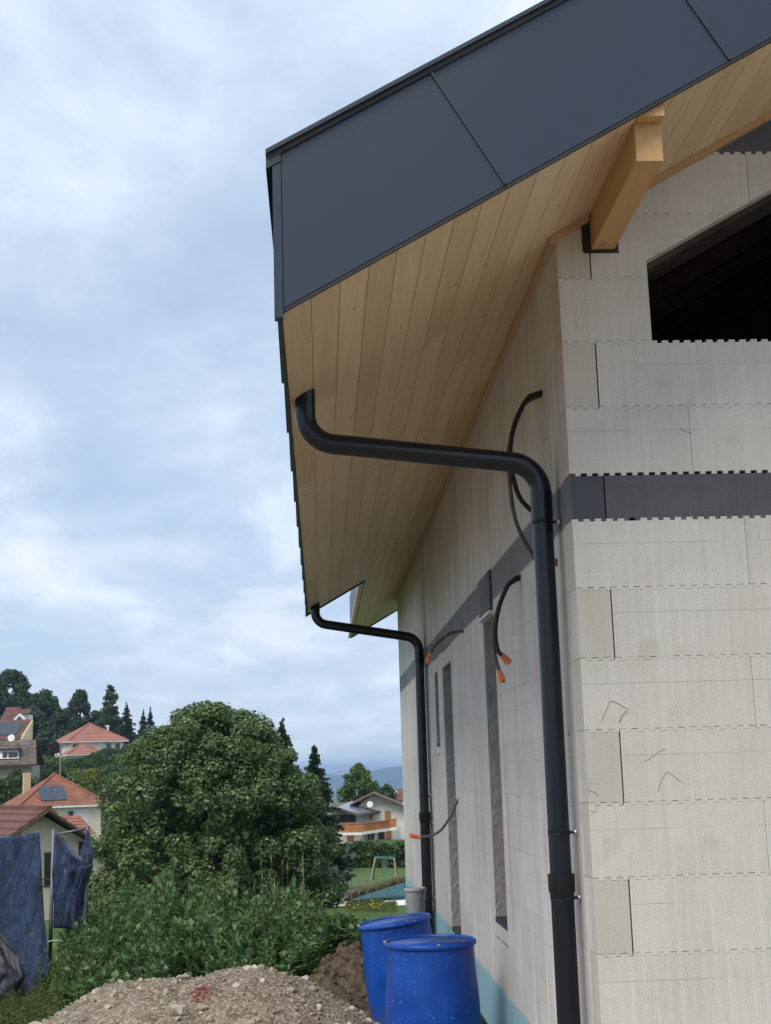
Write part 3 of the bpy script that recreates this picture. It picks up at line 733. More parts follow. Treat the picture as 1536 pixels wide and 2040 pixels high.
def barrel(label, c, tilt, h=.95, tilt_axis='Y'):
    t = empty('barrel', c, label, 'barrel', 'blue plastic barrels by the wall')
    rot = Matrix.Rotation(RD(tilt), 3, tilt_axis)
    body = [(.02, 0), (.24, 0), (.262, .02), (.268, .06), (.274, .2), (.286, .36), (.289, .42), (.286, .46), (.289, .52), (.286, .60), (.279, .70), (.272, .80), (.269, .875), (.268, .91), (.265, .922)]
    MB().lathe(body, c, 64, rot).build('body', MAT['barrel_blue'], t, smooth=True)
    rim = [(.266, .918), (.277, .915), (.284, .921), (.2855, .930), (.283, .942), (.277, .948), (.270, .946), (.2675, .93), (.266, .918)]
    MB().lathe(rim, c, 64, rot).build('rim', MAT['barrel_blue'], t, smooth=True)
    lid = [(.268, .935), (.262, .905), (.256, .872), (.244, .866), (.12, .870), (.10, .864), (.0, .862)]
    MB().lathe(lid, c, 64, rot).build('lid', MAT['barrel_blue'], t, smooth=True)
    for a, rr in ((2.6, .17), (5.6, .17)):
        p_ = rot @ Vector((rr*math.cos(a), rr*math.sin(a), .868))
        MB().lathe([(.033, 0), (.033, .016), (.026, .018), (.0, .018)], (c[0]+p_[0], c[1]+p_[1], c[2]+p_[2]), 20, rot).build('bung', MAT['barrel_blue'], t, auto=40)
    mud = MB()
    for k in range(4):
        a = random.gauss(3.25, .12) if k < 3 else random.uniform(4.2, 5.4); p_ = rot @ Vector((.278*math.cos(a), .278*math.sin(a), .949))
        q = (c[0]+p_[0], c[1]+p_[1], c[2]+p_[2])
        mud.lathe([(.0001, -.004), (.009, -.003), (.010, -.001), (.005, .002), (.0001, .003)], q, 7, Matrix.Rotation(random.uniform(0, .6), 3, 'X'))
    mud.build('mud', MAT['dried_mud'], t)
    return t
barrel('upright blue plastic barrel in front, its top spattered with pale specks', (-.452, 2.9, .098), -.4)
barrel('leaning blue plastic barrel behind the upright one', (-.455, 5.0, .01), -7.0)
t_ = empty('drain_pipe', (-.31, 6.4, 0), 'short grey plastic drain pipe stub standing behind the leaning barrel', 'pipe')
MB().lathe([(.080, -.1), (.080, .955), (.0875, .975), (.0885, 1.035)], (-.31, 6.4, 0), 40).build('pipe', MAT['pvc_grey'], t_, auto=35)
MB().lathe([(.082, 1.02), (.0935, 1.032), (.097, 1.042), (.097, 1.052), (.0935, 1.062), (.085, 1.065), (.083, 1.02)], (-.31, 6.4, 0), 40).build('socket_rim', MAT['pvc_grey'], t_, smooth=True)

# ================================================================== gravel heap
def heap_z(x, y):
    g = lambda cx, cy, sx, sy, h, p_=1.35: h*np.exp(-((np.abs((x-cx)/sx))**2+(np.abs((y-cy)/sy))**2)**p_)
    return np.maximum(np.maximum(g(-1.70, 4.2, 1.0, 1.25, .67), g(-2.2, 4.1, 1.10, 1.3, .655)), g(-3.2, 3.7, 1.5, 1.3, .33))
gx, gy = np.linspace(-5.6, .0, 170), np.linspace(1.6, 6.6, 130)
HX, HY = np.meshgrid(gx, gy); HP = np.stack([HX, HY, 0*HX], -1)
HZ = gz(HX, HY)+heap_z(HX, HY)-.03+(heap_z(HX, HY)+.1)*(.05*fbm(HP, 3.0, 3)+.03*fbm(HP, 11.0, 3, 2))
HZ += .008*rng.random(HZ.shape)
ih = np.arange(HX.size).reshape(HX.shape)
m, t, b, _ = newmat('gravel_soil'); p = pos(t)
nf = noise(t, p, 6.0, 6.0, .65); nff = noise(t, p, 55.0, 4.0, .65); vo = nd(t, 'ShaderNodeTexVoronoi', {'Vector': p, 'Scale': 48.0})
col = mix(t, ramp(t, nf, .3, .7), (.13, .095, .066), (.27, .215, .16))
col = mix(t, mth(t, 'MULTIPLY', mth(t, 'GREATER_THAN', sepxyz(t, vo.outputs['Color'])[0], .5), .8), col, mix(t, sepxyz(t, vo.outputs['Color'])[1], (.20, .165, .13), (.42, .37, .30)))
col = mix(t, ramp(t, nff, .5, .75), col, (.15, .12, .09))
h = mth(t, 'ADD', mth(t, 'SUBTRACT', 1.0, vo.outputs['Distance']), mth(t, 'MULTIPLY', nff, .6))
setp(t, b, color=col, rough=.95, spec=.2, normal=bump(t, h, .9, .012))
heap = empty('gravel_heap', (-1.8, 4.2, .05), 'low heap of brown stony gravel in front of the leafy thicket', 'gravel heap')
add('heap_soil', np.stack([HX, HY, HZ], -1), np.stack([ih[:-1, :-1], ih[:-1, 1:], ih[1:, 1:], ih[1:, :-1]], -1).reshape(-1, 4), m, heap, smooth=True)
m, t, b, _ = newmat('stone'); p = pos(t); oi = nd(t, 'ShaderNodeObjectInfo').outputs['Random']; gi = noise(t, p, 14.0, 0.0, .5)
n = noise(t, p, 40.0, 4.0, .6)
col = mix(t, ramp(t, mth(t, 'ADD', mth(t, 'MULTIPLY', gi, .7), mth(t, 'MULTIPLY', oi, .3)), .25, .75), (.24, .195, .15), (.52, .47, .40))
col = mix(t, mth(t, 'MULTIPLY', ramp(t, n, .5, .7), .4), col, (.2, .17, .14))
setp(t, b, color=col, rough=.9, spec=.25, normal=bump(t, n, .4, .006))
_ico = None
def rock(c, r, sq, seed):
    """irregular 12-vertex stone"""
    global _ico
    if _ico is None:
        g = (1+5**.5)/2; v = np.array([(-1, g, 0), (1, g, 0), (-1, -g, 0), (1, -g, 0), (0, -1, g), (0, 1, g), (0, -1, -g), (0, 1, -g), (g, 0, -1), (g, 0, 1), (-g, 0, -1), (-g, 0, 1)])/1.902
        f = [(0, 11, 5), (0, 5, 1), (0, 1, 7), (0, 7, 10), (0, 10, 11), (1, 5, 9), (5, 11, 4), (11, 10, 2), (10, 7, 6), (7, 1, 8), (3, 9, 4), (3, 4, 2), (3, 2, 6), (3, 6, 8), (3, 8, 9), (4, 9, 5), (2, 4, 11), (6, 2, 10), (8, 6, 7), (9, 8, 1)]
        _ico = v, f
    r_ = np.random.default_rng(seed); v = _ico[0]*(1+.28*r_.normal(size=(12, 1)).clip(-1.3, 1.3))*np.array((1, r_.uniform(.6, 1), sq))*r
    a, e = r_.uniform(0, 6.28), r_.uniform(-.5, .5)
    R1 = np.array(Matrix.Rotation(a, 3, 'Z') @ Matrix.Rotation(e, 3, 'X'))
    return v @ R1.T+np.array(c), _ico[1]
def surf(x, y): 
    i = np.clip((np.asarray(y)-gy[0])/(gy[1]-gy[0]), 0, len(gy)-1.001); j = np.clip((np.asarray(x)-gx[0])/(gx[1]-gx[0]), 0, len(gx)-1.001)
    return HZ[np.round(i).astype(int), np.round(j).astype(int)]
k = 0
for i in range(170):
    x, y = random.uniform(-3.7, -.6), random.uniform(2.6, 4.9); r = random.choice([.02, .024, .028, .033, .04])*random.uniform(.8, 1.2)
    v, f = rock((x, y, surf(x, y)+r*.1), r, random.uniform(.5, .8), i)
    add('stone', v, f, MAT['stone'], heap, smooth=False)
for (x, y, r) in ((-2.05, 3.45, .07), (-1.63, 3.35, .062), (-1.62, 2.95, .05), (-2.9, 3.6, .085), (-3.2, 3.5, .06), (-.95, 3.7, .05), (-1.05, 3.6, .045), (-1.02, 2.8, .045), (-1.35, 2.9, .04), (-2.1, 2.7, .05)):
    v, f = rock((x, y, surf(x, y)+r*.2), r, .5, int(r*9999)); add('stone', v, f, MAT['stone'], heap)
V, F = [], []
N = 9000
rx = rng.uniform(-4.6, -.3, N); ry = rng.uniform(1.9, 6.0, N); rr = .006+.011*rng.random(N)**2.2
for i in range(N):
    v, f = rock((rx[i], ry[i], surf(rx[i], ry[i])+rr[i]*.15), rr[i], .75, 1000+i)
    k = len(V); V.extend(v.tolist()); F.extend((a+k, b2+k, c+k) for a, b2, c in f)
tag(add('pebbles', V, F, MAT['stone'], heap), kind='stuff')
# a torn scrap of red plastic netting and straw on the heap
simple('red_plastic', (.42, .10, .11), .6, 0, .2, 40)
mb = MB()
for i in range(60):
    x, y = -1.93+random.gauss(0, .045), 3.72+random.gauss(0, .05); z = surf(x, y)+.010; a = random.uniform(0, 3.14); L = random.uniform(.012, .035)
    mb.bar((x-L*math.cos(a), y-L*math.sin(a), z), (x+L*math.cos(a), y+L*math.sin(a), z+random.uniform(-.004, .008)), .006, .002)
tag(mb.build('red_netting_scrap', MAT['red_plastic']), 'torn scrap of red plastic netting on top of the gravel heap', 'netting', kind='stuff')
simple('straw', (.62, .50, .30), .8)
mb = MB()
for i in range(22):
    x, y = -1.15+random.gauss(0, .04), 2.85+random.gauss(0, .04); z = surf(x, y)+.014; a = random.uniform(-.5, .9); L = random.uniform(.02, .05)
    mb.bar((x-L*math.cos(a), y-L*math.sin(a), z), (x+L*math.cos(a), y+L*math.sin(a), z+random.uniform(-.004, .012)), .004, .002)
tag(mb.build('straw_wisp', MAT['straw']), 'small wisp of dry straw low on the gravel heap', 'straw', kind='stuff')
# earth bank behind the barrels
bx, by = np.linspace(-1.9, .1, 110), np.linspace(5.4, 9.0, 110); BX, BY = np.meshgrid(bx, by)
BZ = gz(BX, BY)-.05+.60*np.exp(-(((BX+.80)/.62)**2+((BY-7.0)/1.0)**2)**1.6)*(1+.26*fbm(np.stack([BX, BY, 0*BX], -1), 5.0, 3)+.16*fbm(np.stack([BX, BY, 0*BX], -1), 17.0, 3, 2))
ib = np.arange(BX.size).reshape(BX.shape)
simple('earth', (.17, .12, .08), .98, 0, .3, 16, 70, 1.0, c2=(.05, .036, .026), bd=.04)
tag(add('earth_bank', np.stack([BX, BY, BZ], -1), np.stack([ib[:-1, :-1], ib[:-1, 1:], ib[1:, 1:], ib[1:, :-1]], -1).reshape(-1, 4), MAT['earth'], smooth=True),
    'crumbly brown earth bank between the thicket and the leaning barrel', 'earth bank')
bank = bpy.data.objects['earth_bank']
V, F = [], []
for i in range(900):
    x, y = rng.uniform(-1.6, -.2), rng.uniform(5.7, 7.4); z = BZ[np.abs(by-y).argmin(), np.abs(bx-x).argmin()]; r = .008+.03*rng.random()**3
    v, f = rock((x, y, z), r, .8, 50000+i); k = len(V); V.extend(v.tolist()); F.extend((a+k, b2+k, c+k) for a, b2, c in f)
tag(add('clods', V, F, MAT['earth'], bank), kind='stuff')

# ================================================================== foliage builders
def leafmat(name, c1, c2, c3=None, scale=3.0, trans=.22, rough=.55):
    m, t, b, out = newmat(name); p = pos(t); n = noise(t, p, scale, 3.0, .6); n2 = noise(t, p, scale*2.6, 3.0, .6)
    rnd = nd(t, 'ShaderNodeNewGeometry').outputs['Random Per Island']
    col = mix(t, mth(t, 'ADD', mth(t, 'MULTIPLY', ramp(t, n, .3, .7), .5), mth(t, 'MULTIPLY', rnd, .5)), c1, c2)
    if c3: col = mix(t, ramp(t, mth(t, 'ADD', mth(t, 'MULTIPLY', rnd, .35), mth(t, 'MULTIPLY', n2, .85)), .60, .86), col, c3)
    setp(t, b, color=col, rough=rough, spec=.3)
    tr = nd(t, 'ShaderNodeBsdfTranslucent', {0: mix(t, .5, col, (.16, .22, .03), 'ADD')})
    ms = nd(t, 'ShaderNodeMixShader', {0: trans, 1: b.outputs[0], 2: tr.outputs[0]}); t.links.new(ms.outputs[0], out.inputs[0]); return m
leafmat('leaf_linden', (.040, .084, .027), (.104, .160, .056), (.23, .285, .135), 1.4)
leafmat('leaf_thicket', (.042, .105, .036), (.090, .168, .062), (.15, .225, .10), 2.0)
leafmat('leaf_weed', (.04, .075, .016), (.085, .12, .03), (.16, .16, .05), 2.0)
leafmat('needle_dark', (.014, .03, .017), (.032, .054, .027), None, .5, .08)
leafmat('needle_mid', (.024, .044, .022), (.046, .07, .032), None, .5, .08)
leafmat('leaf_wood', (.026, .056, .019), (.056, .095, .03), None, .3, .15)
leafmat('leaf_bright', (.05, .10, .016), (.09, .15, .028), (.13, .19, .04), .5)
leafmat('leaf_birch', (.035, .06, .022), (.065, .095, .036), None, .5)
leafmat('leaf_yellow', (.13, .15, .018), (.19, .20, .03), None, 1.0)
leafmat('leaf_hedge', (.030, .065, .018), (.065, .105, .028), None, .8)
leafmat('leaf_purple', (.035, .018, .018), (.06, .03, .028), None, 1.0)
simple('bark', (.075, .06, .045), .95, 0, .3, 6, 30, .8)
def rand_frames(nrm, spread):
    """per-leaf axes: e1 along the leaf, e2 across, around the given normals"""
    N = len(nrm); n = nrm+rng.normal(size=(N, 3))*spread; n /= np.linalg.norm(n, axis=1)[:, None]
    a = rng.normal(size=(N, 3)); e1 = a-n*np.sum(a*n, 1)[:, None]; e1 /= np.linalg.norm(e1, axis=1)[:, None]
    return n, e1, np.cross(n, e1)
def leaf_quads(C, nrm, size, spread=.6, aspect=.7, fold=.15, V=None):
    n, e1, e2 = rand_frames(nrm, spread); s = (size*rng.uniform(.45, 1.45, len(C)))[:, None]
    P = np.stack([C-e1*s*.5, C+e2*s*aspect*.5+n*s*fold, C+e1*s*.5, C-e2*s*aspect*.5+n*s*fold], 1)
    return P.reshape(-1, 3)
def quads_obj(name, P, mat, parent=None):
    F = np.arange(len(P)).reshape(-1, 4); return add(name, P, F, mat, parent)
def lobe_leaves(lobes, per, size, spread=.6, aspect=.75, up=.35, rad_pow=.35):
    out = []
    for (x, y, z, r) in lobes:
        k = int(per*(r**1.6)); d = rng.normal(size=(k, 3)); d /= np.linalg.norm(d, axis=1)[:, None]
        rad = r*rng.random(k)**rad_pow*(1+.16*fbm(d*3+np.array((x, y, z)), 1.0, 2))
        C = np.array((x, y, z))+d*rad[:, None]*np.array((1, 1, .82))
        nn = d+np.array((0, 0, up)); out.append(leaf_quads(C, nn, size, spread, aspect))
    return np.concatenate(out)
def limbs(base, tips, r0, seed=0):
    mb = MB(); base = np.array(base, float)
    for tp in tips:
        tp = np.array(tp, float); mid = base+(tp-base)*np.array((.3, .3, .55))
        mb.tube(spline([base+(0, 0, 0), mid, tp], 5), np.linspace(r0*.55, r0*.08, 11), 6)
    return mb
def crown_lobes(cx, cy, prof, n, r0, r1):
    """lobes scattered in a crown given by (height, radius) profile points"""
    zs_ = np.array([p[0] for p in prof]); rs = np.array([p[1] for p in prof]); L = []
    for i in range(n):
        z = rng.uniform(zs_[0], zs_[-1]); R = np.interp(z, zs_, rs); a = rng.uniform(0, 6.283)
        r = rng.uniform(r0, r1)*(.6+.4*R/rs.max()); q = max(0, R-r*.75)*(rng.random()**.28)
        L.append((cx+q*math.cos(a), cy+q*math.sin(a), z, r))
    return L
def broadleaf(name, label, base, prof, n, r0, r1, per, size, matn, cat='tree', group=None, trunk=.2, spread=.6, up=.35, core=True):
    t = empty(name, base, label, cat, group); cx, cy, bz = base
    L = crown_lobes(cx, cy, prof, n, r0, r1)
    quads_obj('crown', lobe_leaves(L, per, size, spread, .75, up), MAT[matn], t)
    top = prof[-1][0]; mb = limbs((cx, cy, bz+(prof[0][0]-bz)*.6), [l[:3] for l in L[::max(1, len(L)//9)]], trunk*1.3)
    mb.tube([(cx, cy, bz-.3), (cx, cy, bz+.3), (cx+.05, cy, prof[0][0]+.2), (cx, cy, prof[0][0]*.4+top*.6)], [trunk*1.25, trunk, trunk*.8, trunk*.2], 9)
    mb.build('trunk', MAT['bark'], t, smooth=True); return t
def conifer(name, label, base, h, r, matn, group=None, levels=30, br=11, droop=.35, seg=5, top_pow=.9):
    t = empty(name, base, label, 'tree', group); P = []; bx_, by_, bz_ = base
    for i in range(levels):
        f = (i+rng.random()*.5)/levels; z_i = bz_+h*(.06+.93*f); R = r*(1-f)**top_pow*(.88+.24*rng.random())+.03*r
        for k in range(br):
            a = 6.283*(k+rng.random()*.8)/br+i*.7; Rl = R*(.72+.38*rng.random()); d = np.array((math.cos(a), math.sin(a), 0)); sd_ = np.array((-d[1], d[0], 0))
            z = z_i+rng.normal()*h/levels*.55
            for q in range(seg):
                s0, s1 = q/seg, (q+1.25)/seg; w = Rl*(.20+.16*(1-abs(2*s0-.7)))*(1-.55*s0)
                p0 = np.array((bx_, by_, z))+d*Rl*s0+np.array((0, 0, -droop*Rl*s0**1.3+.10*Rl*s0**3)); p1 = np.array((bx_, by_, z))+d*Rl*s1+np.array((0, 0, -droop*Rl*s1**1.3+.10*Rl*s1**3))
                j = rng.normal(size=3)*.05*Rl; dz = np.array((0, 0, -w*.55*rng.random()))
                P += [p0, p0*.4+p1*.6+sd_*w+dz+j, p1, p0*.4+p1*.6-sd_*w+dz-j]
                hg = np.array((0, 0, -h/levels*(.7+.9*rng.random())*(1-.35*s0))); tw = sd_*w*rng.normal()*.5
                P += [p0, p1, p1+hg*.55+tw, p0*.5+p1*.5+hg+tw]
    P = np.array(P); quads_obj('crown', P, MAT[matn], t)
    MB().tube([(bx_, by_, bz_-.3), (bx_, by_, bz_+h*.5), (bx_, by_, bz_+h*.985)], [r*.07, r*.045, r*.008], 7).build('trunk', MAT['bark'], t, smooth=True)
    return t

# ================================================================== the broad linden
LX, LY = -3.95, 30.0
lind = empty('linden_tree', (LX, LY, float(gz(LX, LY))), 'broad dense linden tree with pale young leaf tips, tallest in the middle', 'tree')
prof = [(-1.5, 2.75), (-.9, 2.95), (-.1, 2.98), (.6, 2.82), (1.28, 2.62), (1.95, 2.35), (2.62, 1.95), (3.1, 1.5), (3.5, 1.0), (3.78, .45)]
L = crown_lobes(LX, LY, [(z_, r_*.86) for z_, r_ in prof], 170, .40, .62)
for i in range(420):
    z = rng.uniform(-1.45, 3.7); R = np.interp(z, [q[0] for q in prof], [q[1] for q in prof])*(1+.05*math.sin(z*5)); aa = rng.uniform(0, 6.283); rr_ = rng.uniform(.20, .42)
    q = R-rr_*.55+rng.normal()*.19; L.append((LX+q*math.cos(aa), LY+q*math.sin(aa), z+rng.normal()*.05, rr_))
P1 = np.concatenate([lobe_leaves(L[:170], 330, .13, .6, .85, .4, .3), lobe_leaves(L[170:], 1450, .086, .45, .9, .8, .16)])
quads_obj('crown', P1, MAT['leaf_linden'], lind)
mb = limbs((LX, LY, .0), [l[:3] for l in L[:40:2]], .22); mb.tube([(LX, LY, -1.6), (LX, LY, -.4), (LX, LY, 2.2)], [.26, .2, .05], 10); mb.build('trunk', MAT['bark'], lind, smooth=True)

# conifers to the right of the linden
conifer('spruce_tree', 'slim spruce rising just behind the right shoulder of the linden', (-2.7, 50, -2.7), 7.05, 2.1, 'needle_mid', None, 34, 13, .3, 6)
conifer('spruce_tree', 'dark spruce standing alone between the linden and the chalet', (-1.45, 60, -3.1), 6.65, 1.95, 'needle_dark', None, 34, 13, .28, 6)
broadleaf('walnut_tree', 'bright green round tree behind the chalet roof', (2.55, 128, -3.9), [(-1.6, 2.3), (0, 2.7), (1.2, 2.1), (2.0, 1.2), (2.6, .5)], 60, .5, .85, 230, .28, 'leaf_bright')
broadleaf('small_tree', 'low green tree at the right foot of the bright tree', (5.0, 126, -3.9), [(-2, 1.0), (-.6, 1.3), (.2, .9), (.7, .3)], 22, .4, .6, 230, .26, 'leaf_wood')

# ================================================================== thicket of tall broad-leaved weeds
def plants(spots, hgt, nleaf, L0, wid, matn, name, label=None, droop=.5):
    """upright stems carrying whorls of long pointed leaves (two folded quads each)"""
    P, F = [], []
    for (x, y, z, hs) in spots:
        H = hgt*hs; lean = rng.normal(size=2)*.12
        for i in range(nleaf):
            f = (i+.5)/nleaf; a = i*2.4+rng.random()*.9; zc = z+H*(.12+.86*f); l = L0*(.65+.7*rng.random())*(1.05-.45*f)*(.7+.3*hs); el = .15+.95*f**1.6+rng.normal()*.22
            d = np.array((math.cos(a)*math.cos(el), math.sin(a)*math.cos(el), math.sin(el))); s_ = np.array((-math.sin(a), math.cos(a), 0))
            o = np.array((x+lean[0]*f*H, y+lean[1]*f*H, zc)); up = np.cross(d, s_); up = -up if up[2] < 0 else up; w_ = l*wid*(.8+.4*rng.random())
            m1 = o+d*l*.45+up*l*.05; tip = o+d*l-np.array((0, 0, l*droop*.35)); e = up*w_*.22
            k = len(P); P += [o, m1+s_*w_*.5+e, tip, m1, m1-s_*w_*.5+e]; F += [(k, k+1, k+2, k+3), (k, k+3, k+2, k+4)]
    F2 = [tuple(f) for f in F]; o = add(name, np.array(P), F2, MAT[matn]); return o
sp = []
top_pts = np.array([(150, 1845), (200, 1790), (260, 1760), (330, 1742), (395, 1722), (450, 1755), (520, 1775), (590, 1775), (640, 1800), (700, 1838), (740, 1872)])
for i in range(720):
    y = rng.uniform(6.6, 11.2); px = rng.uniform(120, 745)
    c = at(px, 1900, y); x = c[0]
    if y < 7.9 and px > 600: continue
    zt_ = at(px, np.interp(px, top_pts[:, 0], top_pts[:, 1]), 9.5)[2]
    zb_ = float(gz(x, y)); 
    H = (zt_-zb_)*np.interp(y, [6.6, 8.2, 9.5, 11.2], [.38, .70, .86, .9])*rng.uniform(.66, 1.10)*(1+.10*math.sin(px*.045))
    sp.append((x, y, zb_, max(.25, H)))
for i in range(70):
    y = rng.uniform(6.9, 8.0); x = rng.uniform(-1.6, -.8); sp.append((x, y, float(BZ[np.abs(by-y).argmin(), np.abs(bx-x).argmin()]), rng.uniform(.15, .32)))
tag(plants(sp, 1.0, 26, .20, .5, 'leaf_thicket', 'weed_thicket'), 'dense thicket of tall broad-leaved green weeds behind the gravel heap', 'thicket', kind='stuff')
tag(plants([(s_[0]+rng.normal()*.08, s_[1]+rng.normal()*.1, s_[2], s_[3]*rng.uniform(.7, 1.08)) for s_ in sp[::4]], 1.0, 34, .085, .34, 'leaf_weed', 'fine_weeds', droop=.3), 'fine-leaved yellow-green weeds growing through the thicket', 'weeds', kind='stuff')
sp = []
for i in range(520):
    y = rng.uniform(5.6, 9.6); px = rng.uniform(-60, 330); c = at(px, 1950, y); 
    if heap_z(c[0], y) > .2: continue
    top = np.interp(px, [-60, 60, 110, 150, 230, 330], [2000, 1955, 1880, 1850, 1850, 1900]); zt_ = at(px, top, 8.4)[2]; zb_ = float(gz(c[0], y))
    sp.append((c[0], y, zb_, max(.12, (zt_-zb_)*rng.uniform(.45, 1.0)*np.interp(y, [5.6, 8], [.5, 1]))))
tag(plants(sp, 1.0, 24, .085, .38, 'leaf_weed', 'low_weeds', droop=.3), 'low tangle of small-leaved weeds at the foot of the blue tarps', 'weeds', kind='stuff')
sp = []
for i in range(260):
    y = rng.uniform(10, 13); px = rng.uniform(120, 260); c = at(px, 1900, y); zb_ = float(gz(c[0], y)); sp.append((c[0], y, zb_, rng.uniform(.4, .8)))
for i in range(420):
    y = rng.uniform(10.5, 30); px = rng.uniform(590, 690); c = at(px, 1850, y); zb_ = float(gz(c[0], y))
    if y < 15: sp.append((c[0], y, zb_, rng.uniform(.2, .38)))
tag(plants(sp, 1.0, 16, .12, .3, 'leaf_weed', 'wild_scrub', droop=.3), 'wild yellow-green scrub beyond the thicket', 'scrub', kind='stuff')
# tall grass stalks and seed heads over the thicket
simple('dry_grass', (.30, .30, .14), .9, 0, .2, 8)
mb = MB()
for i in range(42):
    px = random.choice([random.uniform(520, 610), random.uniform(520, 610), random.uniform(180, 230), random.uniform(300, 520)]); y = random.uniform(9.0, 11.0)
    tp = at(px, random.uniform(1690, 1790) if px > 500 else random.uniform(1750, 1800), y); z0 = float(gz(tp[0], y)); b_ = np.array((tp[0]+random.uniform(-.06, .06), y, z0))
    P = spline([b_, b_*.4+tp*.6+np.array((0, 0, .03)), tp, tp+np.array((random.uniform(-.05, .05), 0, -.02))], 3)
    mb.tube(P, np.linspace(.0028, .0012, len(P)), 3); mb.tube([tp+np.array((0, 0, -.08)), tp+np.array((0, 0, -.04)), tp], [.0015, .0055, .0015], 4)
tag(mb.build('grass_stalks', MAT['dry_grass']), 'tall pale grass stalks with seed heads standing above the thicket', 'grass', kind='stuff')

# ================================================================== tarps on the site fence
m, t, b, _ = newmat('tarp'); p = pos(t); n = noise(t, vscale(t, p, (6, 6, 1.8)), 1.0, 7.0, .68, 1.6); n2 = noise(t, vscale(t, p, (24, 24, 9)), 1.0, 6.0, .72, 2.0); n3 = noise(t, p, 3.0, 3.0, .5)
col = mix(t, ramp(t, n, .35, .7), (.013, .028, .074), (.044, .086, .185))
col = mix(t, mth(t, 'MULTIPLY', ramp(t, n2, .54, .7), .6), col, (.17, .225, .33))  # lighter blue on folds and creases paints their highlights into the colour
col = mix(t, ramp(t, n3, .68, .74), col, (.13, .11, .095))
setp(t, b, color=col, rough=.30, spec=.5, normal=bump(t, mth(t, 'ADD', n, mth(t, 'MULTIPLY', n2, .6)), 1.0, .05))
simple('tarp_dark', (.012, .015, .026), .5, 0, .3, 6, 30, .6)
simple('fence_steel', (.16, .18, .20), .5, .6, .15, 6)
def sheet(name, rows, mat, label, amp=.03, thick=.004, nu=40, nv=50, k=0, seed=0):
    """cloth between a top and a bottom polyline (lists of world points)"""
    def pl(pts, u):
        P = np.array(pts); d = np.r_[0, np.cumsum(np.linalg.norm(np.diff(P, axis=0), axis=1))]; d /= d[-1]
        return np.stack([np.interp(u, d, P[:, i]) for i in range(3)], -1)
    u = np.linspace(0, 1, nu+1); R = [pl(r, u) for r in rows]; v = np.linspace(0, len(rows)-1, nv+1); V = []
    for q in v:
        i = min(int(q), len(rows)-2); f = q-i; V.append(R[i]*(1-f)+R[i+1]*f)
    V = np.array(V); U, Vv = np.meshgrid(u, np.linspace(0, 1, nv+1))
    w_ = (.5-np.abs(fbm(np.stack([U*7+seed, Vv*1.6, 0*U], -1), 1.0, 3, k)))*amp*1.6+fbm(np.stack([U*22+seed, Vv*6, 0*U], -1), 1.0, 3, k)*amp*.35+fbm(np.stack([U*4, Vv*5+seed, 0*U], -1), 1.3, 3, k+1)*amp*.6
    V[:, :, 1] += w_*np.minimum(1, Vv*6+.2); V[:, :, 0] += .3*w_
    n = (nu+1)*(nv+1); Vf = V.reshape(-1, 3); B = Vf+np.array((0, thick, 0)); ix = np.arange(n).reshape(nv+1, nu+1)
    F = np.stack([ix[:-1, :-1], ix[1:, :-1], ix[1:, 1:], ix[:-1, 1:]], -1).reshape(-1, 4)
    F2 = np.concatenate([F, F[:, ::-1]+n]); edge = np.r_[ix[0, :], ix[1:, -1], ix[-1, -2::-1], ix[-2:0:-1, 0]]
    F3 = [(int(a), int(b_), int(b_+n), int(a+n)) for a, b_ in zip(edge, np.roll(edge, -1))]
    o = add(name, np.vstack([Vf, B]), F2.tolist()+F3, mat, smooth=True)
    return tag(o, label, 'tarp', 'tarps on the site fence')
A = lambda x, y, Y=9.4: at(x, y, Y)
sheet('tarp', [[A(-120, 1676), A(0, 1668), A(77, 1658)], [A(-120, 1820), A(0, 1815), A(84, 1810, 9.35)], [A(-120, 1940), A(0, 1935), A(95, 1930, 9.2)], [A(-120, 1990), A(20, 1992), A(70, 1980, 9.1)]], MAT['tarp'],
      'wide creased dark blue tarp hanging flat at the left edge', .055)
sheet('tarp', [[A(107, 1662), A(116, 1664), A(121, 1668)], [A(107, 1700), A(135, 1705, 9.3), A(150, 1706, 9.25), A(160, 1716, 9.35)], [A(105, 1740), A(140, 1735, 9.25), A(172, 1728, 9.3), A(183, 1722, 9.4)], [A(104, 1790), A(140, 1790, 9.3), A(168, 1780, 9.4)], [A(102, 1850), A(130, 1850), A(158, 1855)]], MAT['tarp'],
      'narrow folded blue tarp sagging from the fence post', .05, nu=30, nv=40, seed=3)
sheet('tarp', [[A(173, 1652), A(175.5, 1655)], [A(163, 1690, 9.35), A(183, 1690)], [A(157, 1700, 9.3), A(186, 1705)], [A(166, 1722, 9.28), A(183, 1722)]], MAT['tarp'], 'pale turned-up flap of tarp at the fence post end', .015, nu=14, nv=20, seed=5)
sheet('tarp', [[A(-60, 1850, 8.9), A(2, 1862, 8.9)], [A(-60, 1900, 8.8), A(30, 1895, 8.8)], [A(-60, 1940, 8.7), A(52, 1945, 8.7)], [A(-60, 1990, 8.7), A(25, 1985, 8.7)]], MAT['tarp_dark'], 'near-black tarp bundle in the lower left corner', .07, nu=24, nv=24, seed=8)
fence = empty('site_fence', A(104, 1990), 'grey steel temporary fence frame holding the tarps', 'fence')
for (xa, ya, xb, yb) in ((107, 1652, 97, 2000), (175, 1645, 165, 1995), (76, 1656, 92, 2000), (-5, 1985, 12, 2050)):
    MB().tube([A(xa, ya, 9.43), A(xb, yb, 9.43)], .021, 10).build('post', MAT['fence_steel'], fence, smooth=True)
MB().tube([A(107, 1663, 9.43), A(176, 1650, 9.43)], .012, 8).build('rail', MAT['fence_steel'], fence, smooth=True)
MB().tube([A(-60, 1674, 9.43), A(76, 1662, 9.43)], .010, 8).build('rail', MAT['fence_steel'], fence, smooth=True)
